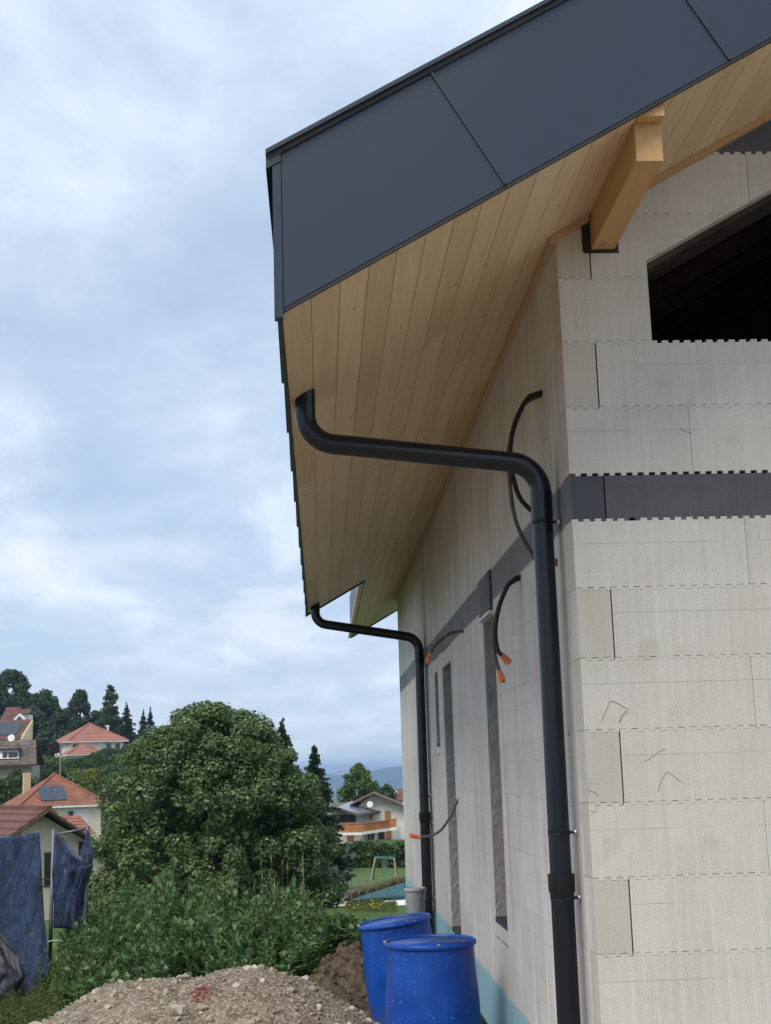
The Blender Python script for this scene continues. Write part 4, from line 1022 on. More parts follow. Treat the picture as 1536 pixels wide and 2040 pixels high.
MB().tube(spline([A(95, 1876, 9.3), A(110, 1873, 9.3), A(125, 1875, 9.3)], 4), .003, 5).build('wire', MAT['galvanised'], fence)

# ================================================================== neighbouring houses
simple('render_cream', (.70, .63, .50), .9, 0, .06, 1, 8, .1)
simple('render_white', (.76, .72, .64), .9, 0, .06, 1, 8, .1)
simple('render_ochre', (.55, .43, .27), .9, 0, .06, 1, 8, .1)
simple('render_grey', (.40, .37, .32), .9, 0, .1, 1, 8, .1)
simple('tile_red', (.26, .10, .07), .85, 0, .16, 1.3, 9, .3)
simple('tile_orange', (.30, .125, .078), .85, 0, .16, 1.3, 9, .3)
simple('tile_greybrown', (.15, .105, .088), .85, 0, .18, 1.3, 9, .3)
simple('tile_brown', (.155, .072, .058), .85, 0, .18, 1.3, 9, .3)
simple('tile_pink', (.33, .145, .108), .85, 0, .10, .6, 6, .2)
simple('slate_brown', (.155, .125, .105), .9, 0, .3, 1.8, 6, .4)
simple('brown_wood', (.085, .05, .032), .8, 0, .2, 3)
simple('orange_wood', (.40, .165, .055), .7, 0, .15, 2)
simple('white_paint', (.74, .73, .70), .6, 0, .06)
simple('dark_glass', (.02, .024, .03), .12, 0, .1, spec=.8)
simple('solar_glass', (.05, .07, .10), .18, .2, .1, spec=.8)
simple('shutter_blue', (.06, .075, .10), .7)
simple('steel_roof', (.36, .40, .46), .3, .6, .1)
def roof_plane(mb, a, b, c, d, rows, lift=.02, thick=.03):
    """tile courses as lapped strips between eave line a-b and ridge line d-c"""
    a, b, c, d = [np.array(p, float) for p in (a, b, c, d)]
    n = np.cross(b-a, d-a); n /= np.linalg.norm(n); n = n if n[2] > 0 else -n
    for i in range(rows):
        f0, f1 = i/rows, (i+1.0)/rows
        p0, p1, p2, p3 = a+(d-a)*f0, b+(c-b)*f0, b+(c-b)*f1, a+(d-a)*f1
        lo = n*(lift+thick); hi = n*lift
        mb.put([p0, p1, p2, p3, p0+lo, p1+lo, p2+hi, p3+hi], [(4, 5, 6, 7), (0, 1, 5, 4), (1, 2, 6, 5), (3, 0, 4, 7), (2, 3, 7, 6), (3, 2, 1, 0)])
class Frame:
    """local axes of a turned building"""
    def __init__(s, o, deg): s.o = np.array(o, float); a = RD(deg); s.u = np.array((math.cos(a), math.sin(a), 0)); s.v = np.array((-math.sin(a), math.cos(a), 0))
    def __call__(s, x, y, z): return s.o+s.u*x+s.v*y+np.array((0, 0, z))
def fbox(mb, fr, x0, x1, y0, y1, z0, z1, m=0): mb.hexa([fr(x0, y0, z0), fr(x1, y0, z0), fr(x1, y1, z0), fr(x0, y1, z0), fr(x0, y0, z1), fr(x1, y0, z1), fr(x1, y1, z1), fr(x0, y1, z1)], m); return mb
def window(par, fr, x, y, z, w_, h, axis='x', frame='white_paint', pane='dark_glass', out=-1):
    e = .05*out
    if axis == 'x': f = fbox(MB(), fr, x-w_/2, x+w_/2, y+min(0, e), y+max(0, e), z, z+h); g = fbox(MB(), fr, x-w_/2+.07, x+w_/2-.07, y+e*1.3-.01, y+e*1.3+.01, z+.07, z+h-.07)
    else: f = fbox(MB(), fr, x+min(0, e), x+max(0, e), y-w_/2, y+w_/2, z, z+h); g = fbox(MB(), fr, x+e*1.3-.01, x+e*1.3+.01, y-w_/2+.07, y+w_/2-.07, z+.07, z+h-.07)
    o = f.build('window', MAT[frame], par); g.build('pane', MAT[pane], o); return o

# ---- house 1: brown-tiled gable house close behind the tarps (ridge runs to the left)
fr = Frame(at(97, 1613, 40)*np.array((1, 1, 0))+np.array((-.3, .46, 0)), 33)
zA = float(at(97, 1613, 40)[2]); zE = zA-1.95; zB = -2.8
h1 = empty('gable_house', fr(0, 0, zB), 'cream house with brown tiled gable roof just behind the blue tarps', 'house')
HW = 2.95
mb = MB(); V = [fr(-HW+.5, 0, zB), fr(HW-.5, 0, zB), fr(HW-.5, 0, zE+.33), fr(0, 0, zA-.18), fr(-HW+.5, 0, zE+.33)]; Wb = [p_+fr.v*9 for p_ in V]
mb.put(V+Wb, [(0, 1, 2, 3, 4), (9, 8, 7, 6, 5), (1, 6, 7, 2), (0, 4, 9, 5), (0, 5, 6, 1)]); mb.build('wall', MAT['render_cream'], h1)
rf = MB().hexa([fr(-HW, -.55, zE-.05), fr(0, -.55, zA-.06), fr(0, 9.3, zA-.06), fr(-HW, 9.3, zE-.05), fr(-HW, -.55, zE+.02), fr(0, -.55, zA+.02), fr(0, 9.3, zA+.02), fr(-HW, 9.3, zE+.02)])
rf.hexa([fr(0, -.55, zA-.06), fr(HW, -.55, zE-.05), fr(HW, 9.3, zE-.05), fr(0, 9.3, zA-.06), fr(0, -.55, zA+.02), fr(HW, -.55, zE+.02), fr(HW, 9.3, zE+.02), fr(0, 9.3, zA+.02)])
rfo = rf.build('roof', MAT['brown_wood'], h1)
# the left slope, seen through the gap, is a long roof running away to the left: tile rows as lapped strips
for i in range(9):
    mbr = MB(); f0, f1 = i/9, (i+1)/9
    y0_, y1_ = -HW*1.0*(1-f0), -HW*(1-f1); za_, zb2 = zE+(zA-zE)*f0, zE+(zA-zE)*f1
    # row along the eave direction, tiles lapped
    P = [fr(y0_, -.5, za_+.10), fr(y0_, 9.3, za_+.10), fr(y1_, 9.3, zb2+.04), fr(y1_, -.5, zb2+.04)]; Q = [p_-np.array((0, 0, .06)) for p_ in P]
    mbr.put(Q+P, BOXF); mbr.build('tile_row', MAT['tile_brown'], rfo)
    mbr = MB(); P = [fr(-y0_, -.5, za_+.10), fr(-y0_, 9.3, za_+.10), fr(-y1_, 9.3, zb2+.04), fr(-y1_, -.5, zb2+.04)]; Q = [p_-np.array((0, 0, .06)) for p_ in P]
    mbr.put(Q+P, BOXF); mbr.build('tile_row', MAT['tile_brown'], rfo)
MB().bar(fr(0, -.6, zA+.06), fr(0, 9.3, zA+.06), .22, .14).build('ridge', MAT['tile_brown'], rfo)
for sgn in (-1, 1):
    MB().bar(fr(0, -.58, zA-.03), fr(sgn*HW, -.58, zE-.02), .07, .20, up=(0, 1, .001)).build('barge_board', MAT['brown_wood'], rfo)
fbox(MB(), fr, .1, .75, -.06, 0, -1.35, -.25).build('door', MAT['dark_glass'], h1)
fbox(MB(), fr, 1.3, 1.9, -.05, 0, -.42, .02).build('vent', MAT['brown_wood'], h1)
for z_ in (-1.28, -1.05): MB().bar(fr(-.8, -.9, z_), fr(2.4, -.9, z_), .05, .05).build('railing', MAT['brown_wood'], h1)
fbox(MB(), fr, -HW+.45, HW-.45, -.05, 0, zB, zB+.35).build('plinth', MAT['tile_red'], h1)
# ---- hip houses
def hip_house(name, label, apex, half, rise, deg, over, wallh, wm, tm, rows=14, ridge=0.0, group='red-roofed houses on the slope'):
    fr = Frame((apex[0], apex[1], 0), deg); za = apex[2]; ze = za-rise
    h = empty(name, (apex[0], apex[1], ze-wallh), label, 'house', group)
    hi = half-over
    fbox(MB(), fr, -hi, hi, -hi, hi, ze-wallh, ze).build('wall', MAT[wm], h)
    mb = MB(); e = [fr(-half, -half, ze), fr(half, -half, ze), fr(half, half, ze), fr(-half, half, ze)]; r0, r1 = fr(-ridge, 0, za), fr(ridge, 0, za)
    roof_plane(mb, e[0], e[1], r1, r0, rows); roof_plane(mb, e[1], e[2], r1, r1, rows); roof_plane(mb, e[2], e[3], r0, r1, rows); roof_plane(mb, e[3], e[0], r0, r0, rows)
    r = mb.build('roof', MAT[tm], h)
    fbox(MB(), fr, -half-.03, half+.03, -half-.03, half+.03, ze-.16, ze-.01).build('eave_board', MAT['white_paint'], r)
    for p_, q in ((e[0], r0), (e[1], r1), (e[2], r1)): MB().bar(p_+np.array((0, 0, .08)), q+np.array((0, 0, .08)), .16, .10).build('hip_tiles', MAT['tile_orange' if tm != 'tile_pink' else 'tile_pink'], r)
    return h, fr, ze, hi, r
h2, fr, ze, hi, r2 = hip_house('hip_house', 'cream house with red tiled pyramid roof and two solar panels', at(108, 1543, 98), 3.3, 2.25, 24, .45, 4.6, 'render_cream', 'tile_orange', 15)
def on_slope(fr, half, ze, rise, x, f): return fr(x, -half*(1-f), ze+rise*f)
for k in (0, 1):
    x0 = -1.55+k*.98; s_ = Frame((0, 0, 0), 0); P = []
    for dz in (.07, .14):
        P += [on_slope(fr, 3.3, ze, 2.25, x0, .13)+(0, 0, dz), on_slope(fr, 3.3, ze, 2.25, x0+.9, .13)+(0, 0, dz), on_slope(fr, 3.3, ze, 2.25, x0+.9, .58)+(0, 0, dz), on_slope(fr, 3.3, ze, 2.25, x0, .58)+(0, 0, dz)]
    MB().hexa(P).build('solar_panel', MAT['solar_glass'], r2)
fbox(MB(), fr, -2.05, -1.55, .9, 1.4, ze+.5, ze+2.45).build('chimney', MAT['render_ochre'], r2)
for x_, w_ in ((-.9, .5), (-1.6, .3), (.6, .5)): window(h2, fr, x_, -hi, ze-.85, w_, .5)
fbox(MB(), fr, .9, 1.9, -hi-.04, -hi, ze-2.4, ze-.35).build('shutter', MAT['white_paint'], h2)
for y_ in (-1.2, 1.4): window(h2, fr, hi, y_, ze-2.2, .75, 1.5, 'y', out=1)
fbox(MB(), fr, hi, hi+.04, -2.3, -1.7, ze-2.6, ze-.5).build('shutter', MAT['white_paint'], h2)
fr3 = Frame(at(150, 1640, 92)*np.array((1, 1, 0)), 24); pz = at(150, 1640, 92)[2]
po = empty('porch_roof', fr3(0, 0, pz-2.2), 'small orange tiled porch roof in front of the hip-roofed house', 'porch')
mb = MB(); roof_plane(mb, fr3(-1.5, -1.1, pz-.75), fr3(1.2, -1.1, pz-.75), fr3(.5, .9, pz+.5), fr3(-1.5, .9, pz+.5), 6); mb.build('roof', MAT['tile_orange'], po)
fbox(MB(), fr3, -1.4, 1.0, -.6, .9, pz-3.2, pz-.75).build('wall', MAT['render_white'], po)

h3, fr, ze, hi, r3 = hip_house('hip_house', 'white house high on the slope with plain pink hipped roof', at(178, 1441, 188), 4.35, 2.6, 27, .55, 2.6, 'render_white', 'tile_pink', 5)
window(h3, fr, -3.0, -hi, ze-1.5, .9, 1.1, frame='shutter_blue')
for y_ in (-2.9, -1.0, 1.0, 2.9): window(h3, fr, hi, y_, ze-2.2, 1.0, 1.9, 'y', out=1)
for x_ in (1.6, 2.9): window(h3, fr, x_, -hi, ze-2.1, .8, 1.8)
MB().lathe([(.16, 0), (.16, .7), (.24, .75), (.24, .85), (.1, 1.0)], tuple(fr(2.2, -1.6, ze+1.2)), 10).build('chimney', MAT['white_paint'], r3)
hip_house('hip_annex', 'low pink hipped roof annex in front of the white house on the slope', at(163, 1481, 181), 2.5, 1.5, 24, .3, 1.6, 'render_white', 'tile_pink', 4)

# ---- house 4: dark slate roof with a flat dormer, house 5 and 6 above it
c4 = at(34, 1500, 125); fr = Frame((c4[0], 125, 0), 4); zr = float(at(34, 1475, 127)[2]); ze = float(at(34, 1524, 124)[2])
h4 = empty('dormer_house', fr(0, 0, ze-2.2), 'grey house with mottled brown slate roof and wide white dormer', 'house')
fbox(MB(), fr, -5, 1.55, -.6, 4.5, ze-2.6, ze-.05).build('wall', MAT['render_grey'], h4)
mb = MB(); roof_plane(mb, fr(-5.2, -1.4, ze), fr(2.05, -1.4, ze), fr(1.5, 1.7, zr), fr(-5.2, 1.7, zr), 9); roof_plane(mb, fr(2.05, 4.8, ze), fr(-5.2, 4.8, ze), fr(-5.2, 1.7, zr), fr(1.5, 1.7, zr), 4); r4 = mb.build('roof', MAT['slate_brown'], h4)
fbox(MB(), fr, -5.2, 2.1, -1.5, -1.38, ze-.16, ze+.02).build('gutter', MAT['brown_wood'], r4)
mb = MB(); mb.hexa([fr(-1.75, -.85, ze+.62), fr(.30, -.85, ze+.62), fr(.1, 1.2, ze+.62), fr(-1.75, 1.2, ze+.62), fr(-1.75, -.6, ze+1.45), fr(.1, -.6, ze+1.45), fr(.1, 1.2, ze+1.45), fr(-1.75, 1.2, ze+1.45)]); do = mb.build('dormer', MAT['white_paint'], h4)
for x_ in (-.98, -.45, .0): fbox(MB(), fr, x_-.22, x_+.18, -.84, -.7, ze+.70, ze+1.25).build('pane', MAT['dark_glass'], do)
fbox(MB(), fr, -1.9, .35, -.95, 1.3, ze+1.45, ze+1.58).build('dormer_roof', MAT['brown_wood'], do)
MB().lathe([(.01, 0), (.26, .05), (.34, .12), (.32, .13), (.01, .03)], tuple(at(23, 1471, 124)), 16, Matrix.Rotation(RD(75), 3, 'X')).build('satellite_dish', MAT['white_paint'], h4, smooth=True)
MB().bar(at(23, 1473, 124.1), at(24, 1480, 125), .05).build('dish_arm', MAT['fence_steel'], h4)
c5 = at(20, 1450, 158); fr = Frame((c5[0], 158, 0), 6); zr = float(at(20, 1434, 160)[2]); ze = float(at(20, 1474, 157)[2])
h5 = empty('solar_house', fr(0, 0, ze-2), 'ochre house with brown roof carrying a large dark solar array', 'house')
fbox(MB(), fr, -5, 2.0, 0, 5.4, ze-2.5, ze+.5).build('wall', MAT['render_ochre'], h5)
mb = MB(); roof_plane(mb, fr(-5, -1.1, ze), fr(1.1, -1.1, ze), fr(2.25, 2.3, zr), fr(-5, 2.3, zr), 8); r5 = mb.build('roof', MAT['tile_brown'], h5)
mb = MB(); mb.put([fr(1.2, -.9, ze-.1), fr(2.15, -.2, ze-.4), fr(2.2, 2.2, ze-.4), fr(2.2, 2.25, zr-.1)], [(0, 1, 2, 3)]); 
MB().prism([(0, 0), (1, 0), (1, .001)], 'z', 0, .01) if False else None
mb = MB(); P = [fr(1.25, -.75, ze+.08), fr(2.2, 2.15, zr-.12), fr(2.2, 2.15, ze-2.4), fr(2.2, -.75, ze-2.4), fr(1.25, -.75, ze-2.4)]
mb.put(P+[p_+fr.u*.25 for p_ in P], [(0, 1, 2, 3, 4), (9, 8, 7, 6, 5), (0, 5, 6, 1), (1, 6, 7, 2), (4, 9, 5, 0)]); mb.build('gable_wall', MAT['render_ochre'], h5)
P = []
for dz in (.09, .16):
    for f, x_ in ((.2, -5), (.2, .75), (.82, 1.35), (.82, -5)): P.append(fr(x_, -1.1+3.4*f, ze+(zr-ze)*f)+np.array((0, 0, dz)))
MB().hexa(P).build('solar_array', MAT['shutter_blue'], r5)
c6 = at(30, 1420, 188); fr = Frame((c6[0], 188, 0), 0); z6 = c6[2]
h6 = empty('ridge_house', fr(0, 0, z6-4), 'half-hidden brown roofed house with white dormer at the wood edge', 'house')
mb = MB(); roof_plane(mb, fr(-2.0, -1, z6-1.3), fr(.3, -1, z6-1.3), fr(.7, 1, z6+.85), fr(-1.4, 1, z6+.85), 6); roof_plane(mb, fr(.9, -.6, z6-.2), fr(2.1, -.6, z6-.2), fr(2.1, 1, z6+.55), fr(.5, 1, z6+.55), 4); r6 = mb.build('roof', MAT['tile_brown'], h6)
fbox(MB(), fr, -1.6, 1.9, .2, 3, z6-4, z6-.3).build('wall', MAT['render_white'], h6)
mb = MB(); mb.prism([(c6[0]+.15, z6-1.6), (c6[0]+1.75, z6-1.6), (c6[0]+1.75, z6-.9), (c6[0]+.95, z6-.15), (c6[0]+.15, z6-.9)], 'y', 186.6, 187.4); d6 = mb.build('dormer', MAT['white_paint'], h6)
mb = MB(); mb.prism([(c6[0]+.6, z6-1.5), (c6[0]+1.3, z6-1.5), (c6[0]+1.3, z6-.9), (c6[0]+.95, z6-.55), (c6[0]+.6, z6-.9)], 'y', 186.5, 186.58); mb.build('pane', MAT['dark_glass'], d6)

# ---- chalet with balcony on the right
fr = Frame((at(716, 1640, 105)[0], 105, 0), -3)
ZB = -4.0
ch = empty('chalet', fr(0, 0, ZB), 'white chalet with brown roof and long orange timber balcony', 'house')
X_ = lambda px: at(px, 1640, 105)[0]-fr.o[0]
Zp = lambda py: float(at(716, py, 105)[2])
fbox(MB(), fr, X_(655), X_(722), .9, 6, ZB, Zp(1612)).build('wall', MAT['render_white'], ch)
fbox(MB(), fr, X_(716), X_(806), 1.6, 7, ZB, Zp(1606)).build('wall', MAT['render_white'], ch)
mb = MB(); mb.prism([(fr.o[0]+X_(716)+.0, Zp(1606)), (fr.o[0]+X_(806), Zp(1606)), (fr.o[0]+X_(745), Zp(1585))], 'y', 106.7, 111.5); mb.build('gable', MAT['render_white'], ch)
mb = MB(); zr_ = Zp(1580); ze_ = Zp(1611)
for (xa, za, xb, zb2) in ((X_(698), Zp(1601), X_(745), zr_), (X_(745), zr_, X_(815), ze_)):
    mb.hexa([fr(xa, .6, za-.12), fr(xb, .6, zb2-.12), fr(xb, 7, zb2-.12), fr(xa, 7, za-.12), fr(xa, .6, za), fr(xb, .6, zb2), fr(xb, 7, zb2), fr(xa, 7, za)])
mb.build('roof', MAT['tile_greybrown'], ch)
mb = MB()
P = [fr(X_(640), -.7, Zp(1614)), fr(X_(718), -1.2, Zp(1622)), fr(X_(762), 2.0, Zp(1617)), fr(X_(700), 3.0, Zp(1600)), fr(X_(662), 2.0, Zp(1602))]
rd = [fr(X_(643), -.9, Zp(1613.5)), fr(X_(664), -.9, Zp(1603)), fr(X_(718), -1.2, Zp(1623)), fr(X_(763), 1.9, Zp(1617.5)), fr(X_(712), 3.2, Zp(1598)), fr(X_(664), 3, Zp(1600))]
mb.put(rd+[p_-np.array((0, 0, .13)) for p_ in rd], [(1, 2, 3, 4, 5), (0, 1, 5), (11, 10, 9, 8, 7), (11, 7, 6), (0, 6, 7, 1), (1, 7, 8, 2), (2, 8, 9, 3), (3, 9, 10, 4), (4, 10, 11, 5), (5, 11, 6, 0)]); r_ = mb.build('porch_roof', MAT['tile_greybrown'], ch)
mb = MB(); q = [rd[1]*.75+rd[5]*.25, rd[1]*.45+rd[2]*.55, rd[2]*.62+rd[3]*.38, rd[1]*.25+rd[4]*.75]; q = [rd[1]*.8+rd[2]*.2, rd[1]*.1+rd[2]*.9, rd[2]*.55+rd[3]*.45, rd[4]*.75+rd[5]*.25]
mb.put([p_+np.array((0, 0, .03)) for p_ in q]+[p_+np.array((0, 0, .07)) for p_ in q], [(0, 3, 2, 1), (4, 5, 6, 7), (0, 1, 5, 4), (1, 2, 6, 5), (2, 3, 7, 6), (3, 0, 4, 7)]); mb.build('metal_panel', MAT['steel_roof'], r_)
mb = MB(); mb.prism([(fr.o[0]+X_(650), Zp(1614)), (fr.o[0]+X_(710), Zp(1620)), (fr.o[0]+X_(664), Zp(1605.5))], 'y', 104.35, 104.5); mb.build('gable_boarding', MAT['brown_wood'], ch)
for xa, xb in ((655, 669), (671, 692), (694, 708)):
    w_ = fbox(MB(), fr, X_(xa), X_(xb), .78, .86, Zp(1638), Zp(1623)).build('window', MAT['brown_wood'], ch)
    fbox(MB(), fr, X_(xa+1.5), X_(xb-1.5), .74, .78, Zp(1637), Zp(1625)).build('pane', MAT['dark_glass'], w_)
for xa, xb, ya, yb, yy in ((737, 742, 1636, 1621, 1.5), (767, 777, 1660, 1618, 1.5), (767, 778, 1676, 1661, 1.5)):
    fbox(MB(), fr, X_(xa), X_(xb), yy-.06, yy+.09, Zp(ya), Zp(yb)).build('door', MAT['orange_wood'], ch)
fbox(MB(), fr, X_(690), X_(703), .82, .89, Zp(1676), Zp(1662)).build('door', MAT['orange_wood'], ch)
for xa, xb in ((731, 735), (738, 744), (752, 765)):
    w_ = fbox(MB(), fr, X_(xa), X_(xb), 1.5, 1.59, Zp(1675), Zp(1660)).build('window', MAT['brown_wood'], ch)
    fbox(MB(), fr, X_(xa+.8), X_(xb-.8), 1.46, 1.5, Zp(1674), Zp(1661)).build('pane', MAT['dark_glass'], w_)
def balcony(xa, xb, ya, yb, zt0, zt1, zb0, zb1, n):
    mb = MB(); a0, a1 = np.array(fr(xa, ya, zb0)), np.array(fr(xb, yb, zb1)); t0, t1 = np.array(fr(xa, ya, zt0)), np.array(fr(xb, yb, zt1))
    for i in range(n):
        f = (i+.5)/n; mb.bar(a0+(a1-a0)*f, t0+(t1-t0)*f, .10, .03, up=(0, 1, 0))
    mb.bar(t0, t1, .10, .08); o = mb.build('balcony_rail', MAT['orange_wood'], ch)
    MB().bar(a0-np.array((0, 0, .12)), a1-np.array((0, 0, .12)), .3, .2).build('balcony_slab', MAT['white_paint'], ch)
balcony(X_(660), X_(722), -.7, -.9, Zp(1640), Zp(1640), Zp(1656), Zp(1657), 26)
balcony(X_(724), X_(776), -.9, .9, Zp(1640), Zp(1637), Zp(1656), Zp(1652), 22)
balcony(X_(777), X_(790), .9, .9, Zp(1636), Zp(1634), Zp(1652), Zp(1650), 5)
MB().lathe([(.01, 0), (.18, .03), (.26, .1), (.24, .11), (.01, .03)], tuple(at(737, 1603, 105.2)), 16, Matrix.Rotation(RD(80), 3, 'X')).build('satellite_dish', MAT['white_paint'], ch, smooth=True)
MB().bar(at(737, 1604, 105.4), at(738, 1608, 107), .04).build('dish_arm', MAT['fence_steel'], ch)
c7 = at(790, 1580, 140); h7 = empty('far_roof', (c7[0], 140, -4), 'dark plum roof with skylight peeking over the chalet', 'house')
mb = MB(); mb.hexa([at(778, 1595, 139), at(803, 1595, 139), at(803, 1600, 142), at(778, 1600, 142), at(778, 1573, 142), at(803, 1571, 142), at(803, 1573, 143), at(778, 1575, 143)]); r7 = mb.build('roof', MAT['tile_brown'], h7)
MB().hexa([at(778, 1596, 139.5), at(803, 1596, 139.5), at(803, 1596, 146), at(778, 1596, 146), at(778, 1620, 139.5), at(803, 1620, 139.5), at(803, 1620, 146), at(778, 1620, 146)][4:]+[at(778, 1596, 139.5), at(803, 1596, 139.5), at(803, 1596, 146), at(778, 1596, 146)]).build('wall', MAT['render_white'], h7)
MB().box(at(783, 1577, 140)[0], at(791, 1577, 140)[0], 139.8, 140.2, at(785, 1580, 140)[2], at(785, 1575, 140)[2]).build('skylight', MAT['white_paint'], r7)
# low brown-tiled shed between linden and chalet
c8 = at(628, 1640, 75); h8 = empty('tiled_shed', (c8[0], 75, -3.8), 'steep red-brown tiled shed roof at the right edge of the linden', 'shed')
mb = MB(); roof_plane(mb, at(585, 1640, 74), at(634, 1643, 74), at(642, 1608, 76), at(585, 1608, 76), 7); r8 = mb.build('roof', MAT['tile_red'], h8)
mb = MB(); P = [at(642, 1607, 76), at(667, 1660, 75.5), at(640, 1660, 74.2), at(632, 1644, 74)]; mb.put(P+[p_+np.array((.1, .1, 0)) for p_ in P], BOXF); mb.build('gable_boarding', MAT['brown_wood'], h8)
MB().bar(at(642, 1606, 75.8), at(668, 1662, 75.3), .12, .1).build('barge_board', MAT['tile_brown'], r8)
MB().hexa([at(600, 1700, 76), at(655, 1700, 76), at(655, 1700, 79), at(600, 1700, 79), at(600, 1645, 76), at(655, 1645, 76), at(655, 1640, 79), at(600, 1640, 79)]).build('wall', MAT['render_grey'], h8)

# ================================================================== gardens between the houses
def leafbox(name, label, x0, x1, y0, y1, z0, z1, n, size, matn, cat='hedge', group=None, round_=.25):
    t = empty(name, ((x0+x1)/2, (y0+y1)/2, z0), label, cat, group); P = rng.random((n, 3))
    f = rng.integers(0, 4, n); nn = np.zeros((n, 3))
    P[f <= 1, 1] = rng.random((f <= 1).sum())*.12; nn[f <= 1, 1] = -1; P[f == 2, 2] = 1-rng.random((f == 2).sum())*.08; nn[f == 2, 2] = 1; P[f == 3, 0] = np.round(P[f == 3, 0]); nn[f == 3, 2] = .6
    C = np.stack([x0+(x1-x0)*P[:, 0], y0+(y1-y0)*P[:, 1], z0+(z1-z0)*P[:, 2]*(1+.06*np.sin(P[:, 0]*19)+.05*np.sin(P[:, 0]*7+1))], -1)
    C += rng.normal(size=C.shape)*size*.35; C[:, 2] -= (P[:, 2] > .9)*round_*(z1-z0)*(np.abs(P[:, 0]-.5)*2)**8
    quads_obj('foliage', leaf_quads(C, nn, size, .7, .8), MAT[matn], t)
    MB().box(x0+.12, x1-.12, y0+.15, y1, z0-.3, z1-.25).build('inner_twigs', MAT['bark'], t); return t
leafbox('garden_hedge', 'long dark green hedge below the chalet', -2.2, 7, 80, 82.5, -4.2, -2.45, 9000, .28, 'leaf_hedge')
leafbox('clipped_hedge', 'tall clipped hedge left of the hip-roofed house', at(-60, 1570, 108)[0], at(66, 1570, 108)[0], 108, 110, at(30, 1612, 108)[2], at(30, 1556, 108)[2], 6000, .3, 'leaf_hedge')
def bush(label, px, py, Y, w_, h, matn, cat='bush', group='garden bushes on the slope', per=900, size=.24, name='garden_bush'):
    c = at(px, py, Y); s_ = FPX/(Y+5.6); rx_, rz_ = w_/s_/2, h/s_; c[2] = max(c[2], float(gz(c[0], Y))-.1)
    t = empty(name, (c[0], Y, c[2]), label, cat, group); n = int(per*max(1, rx_*rz_))
    d = rng.normal(size=(n, 3)); d /= np.linalg.norm(d, axis=1)[:, None]; d[:, 2] = np.abs(d[:, 2]) - .15
    C = np.array((c[0], Y, c[2]))+d*np.array((rx_, rx_*.8, rz_))*(rng.random(n)**.18)[:, None]*(1+.12*fbm(d*4+px*.01, 1.0, 2))[:, None]
    quads_obj('foliage', leaf_quads(C, d, size, .6, .8), MAT[matn], t)
    MB().tube([(c[0], Y, c[2]-.6), (c[0], Y, c[2]+rz_*.5)], [.09, .04], 6).build('stem', MAT['bark'], t)
for a in (('clipped yellow-green ball bush on the slope', 182, 1558, 128, 37, 30, 'leaf_yellow'), ('large dark dome-shaped bush right of the hip-roofed house', 222, 1610, 118, 64, 58, 'needle_mid'),
          ('dark round bush under the pink annex roof', 193, 1528, 150, 50, 34, 'leaf_hedge'), ('flat grey-green clipped hedge behind the chimney', 145, 1552, 140, 44, 18, 'leaf_birch'),
          ('green mound bush above the dome-shaped bush', 228, 1548, 138, 40, 22, 'leaf_wood'), ('bright low bush at the right end of the slope garden', 258, 1532, 150, 36, 18, 'leaf_bright'),
          ('loose green bush left of the chimney', 100, 1545, 132, 60, 30, 'leaf_wood'), ('small reddish bush beside the pink roofed house', 108, 1497, 183, 26, 24, 'leaf_purple'),
          ('pale flowering bush before the grey house', 35, 1560, 116, 46, 30, 'leaf_birch'), ('scrubby bush right of the white house', 262, 1505, 176, 60, 26, 'leaf_hedge'),
          ('green bush under the white house windows', 215, 1508, 176, 56, 20, 'leaf_wood'), ('tall grey-green shrub beside the linden', 290, 1515, 165, 46, 40, 'needle_mid'),
          ('wide low shrub filling the slope above the ball bush', 150, 1530, 148, 80, 22, 'leaf_hedge'), ('shrub between dome bush and linden', 275, 1570, 130, 50, 40, 'leaf_hedge'),
          ('rough bush below the dome-shaped bush', 232, 1670, 100, 56, 50, 'leaf_weed')):
    bush(*a)
# mixed shrubbery covering the slope gardens
Q = []
for i in range(520):
    Y = rng.uniform(112, 200); px = rng.uniform(60, 420); c = at(px, 1550, Y); z = float(gz(c[0], Y)); r_ = rng.uniform(.5, 1.25)
    n_ = int(70*r_*r_)+30; d = rng.normal(size=(n_, 3)); d /= np.linalg.norm(d, axis=1)[:, None]; d[:, 2] = np.abs(d[:, 2])-.1
    Q.append(leaf_quads(np.array((c[0], Y, z))+d*np.array((r_*1.3, r_, r_*rng.uniform(.6, 1.3)))*(rng.random(n_)**.25)[:, None], d, .38, .6, .8))
sel = rng.random(len(Q)) < .28
tag(quads_obj('bright_shrubbery', np.concatenate([q for q, k_ in zip(Q, sel) if k_]), MAT['leaf_bright']), 'fresh light green shrubs dotted over the slope gardens', 'shrubbery', kind='stuff')
tag(quads_obj('slope_shrubbery', np.concatenate([q for q, k_ in zip(Q, sel) if not k_]), MAT['leaf_hedge']), 'mixed dark green garden shrubbery covering the slope between the houses', 'shrubbery', kind='stuff')
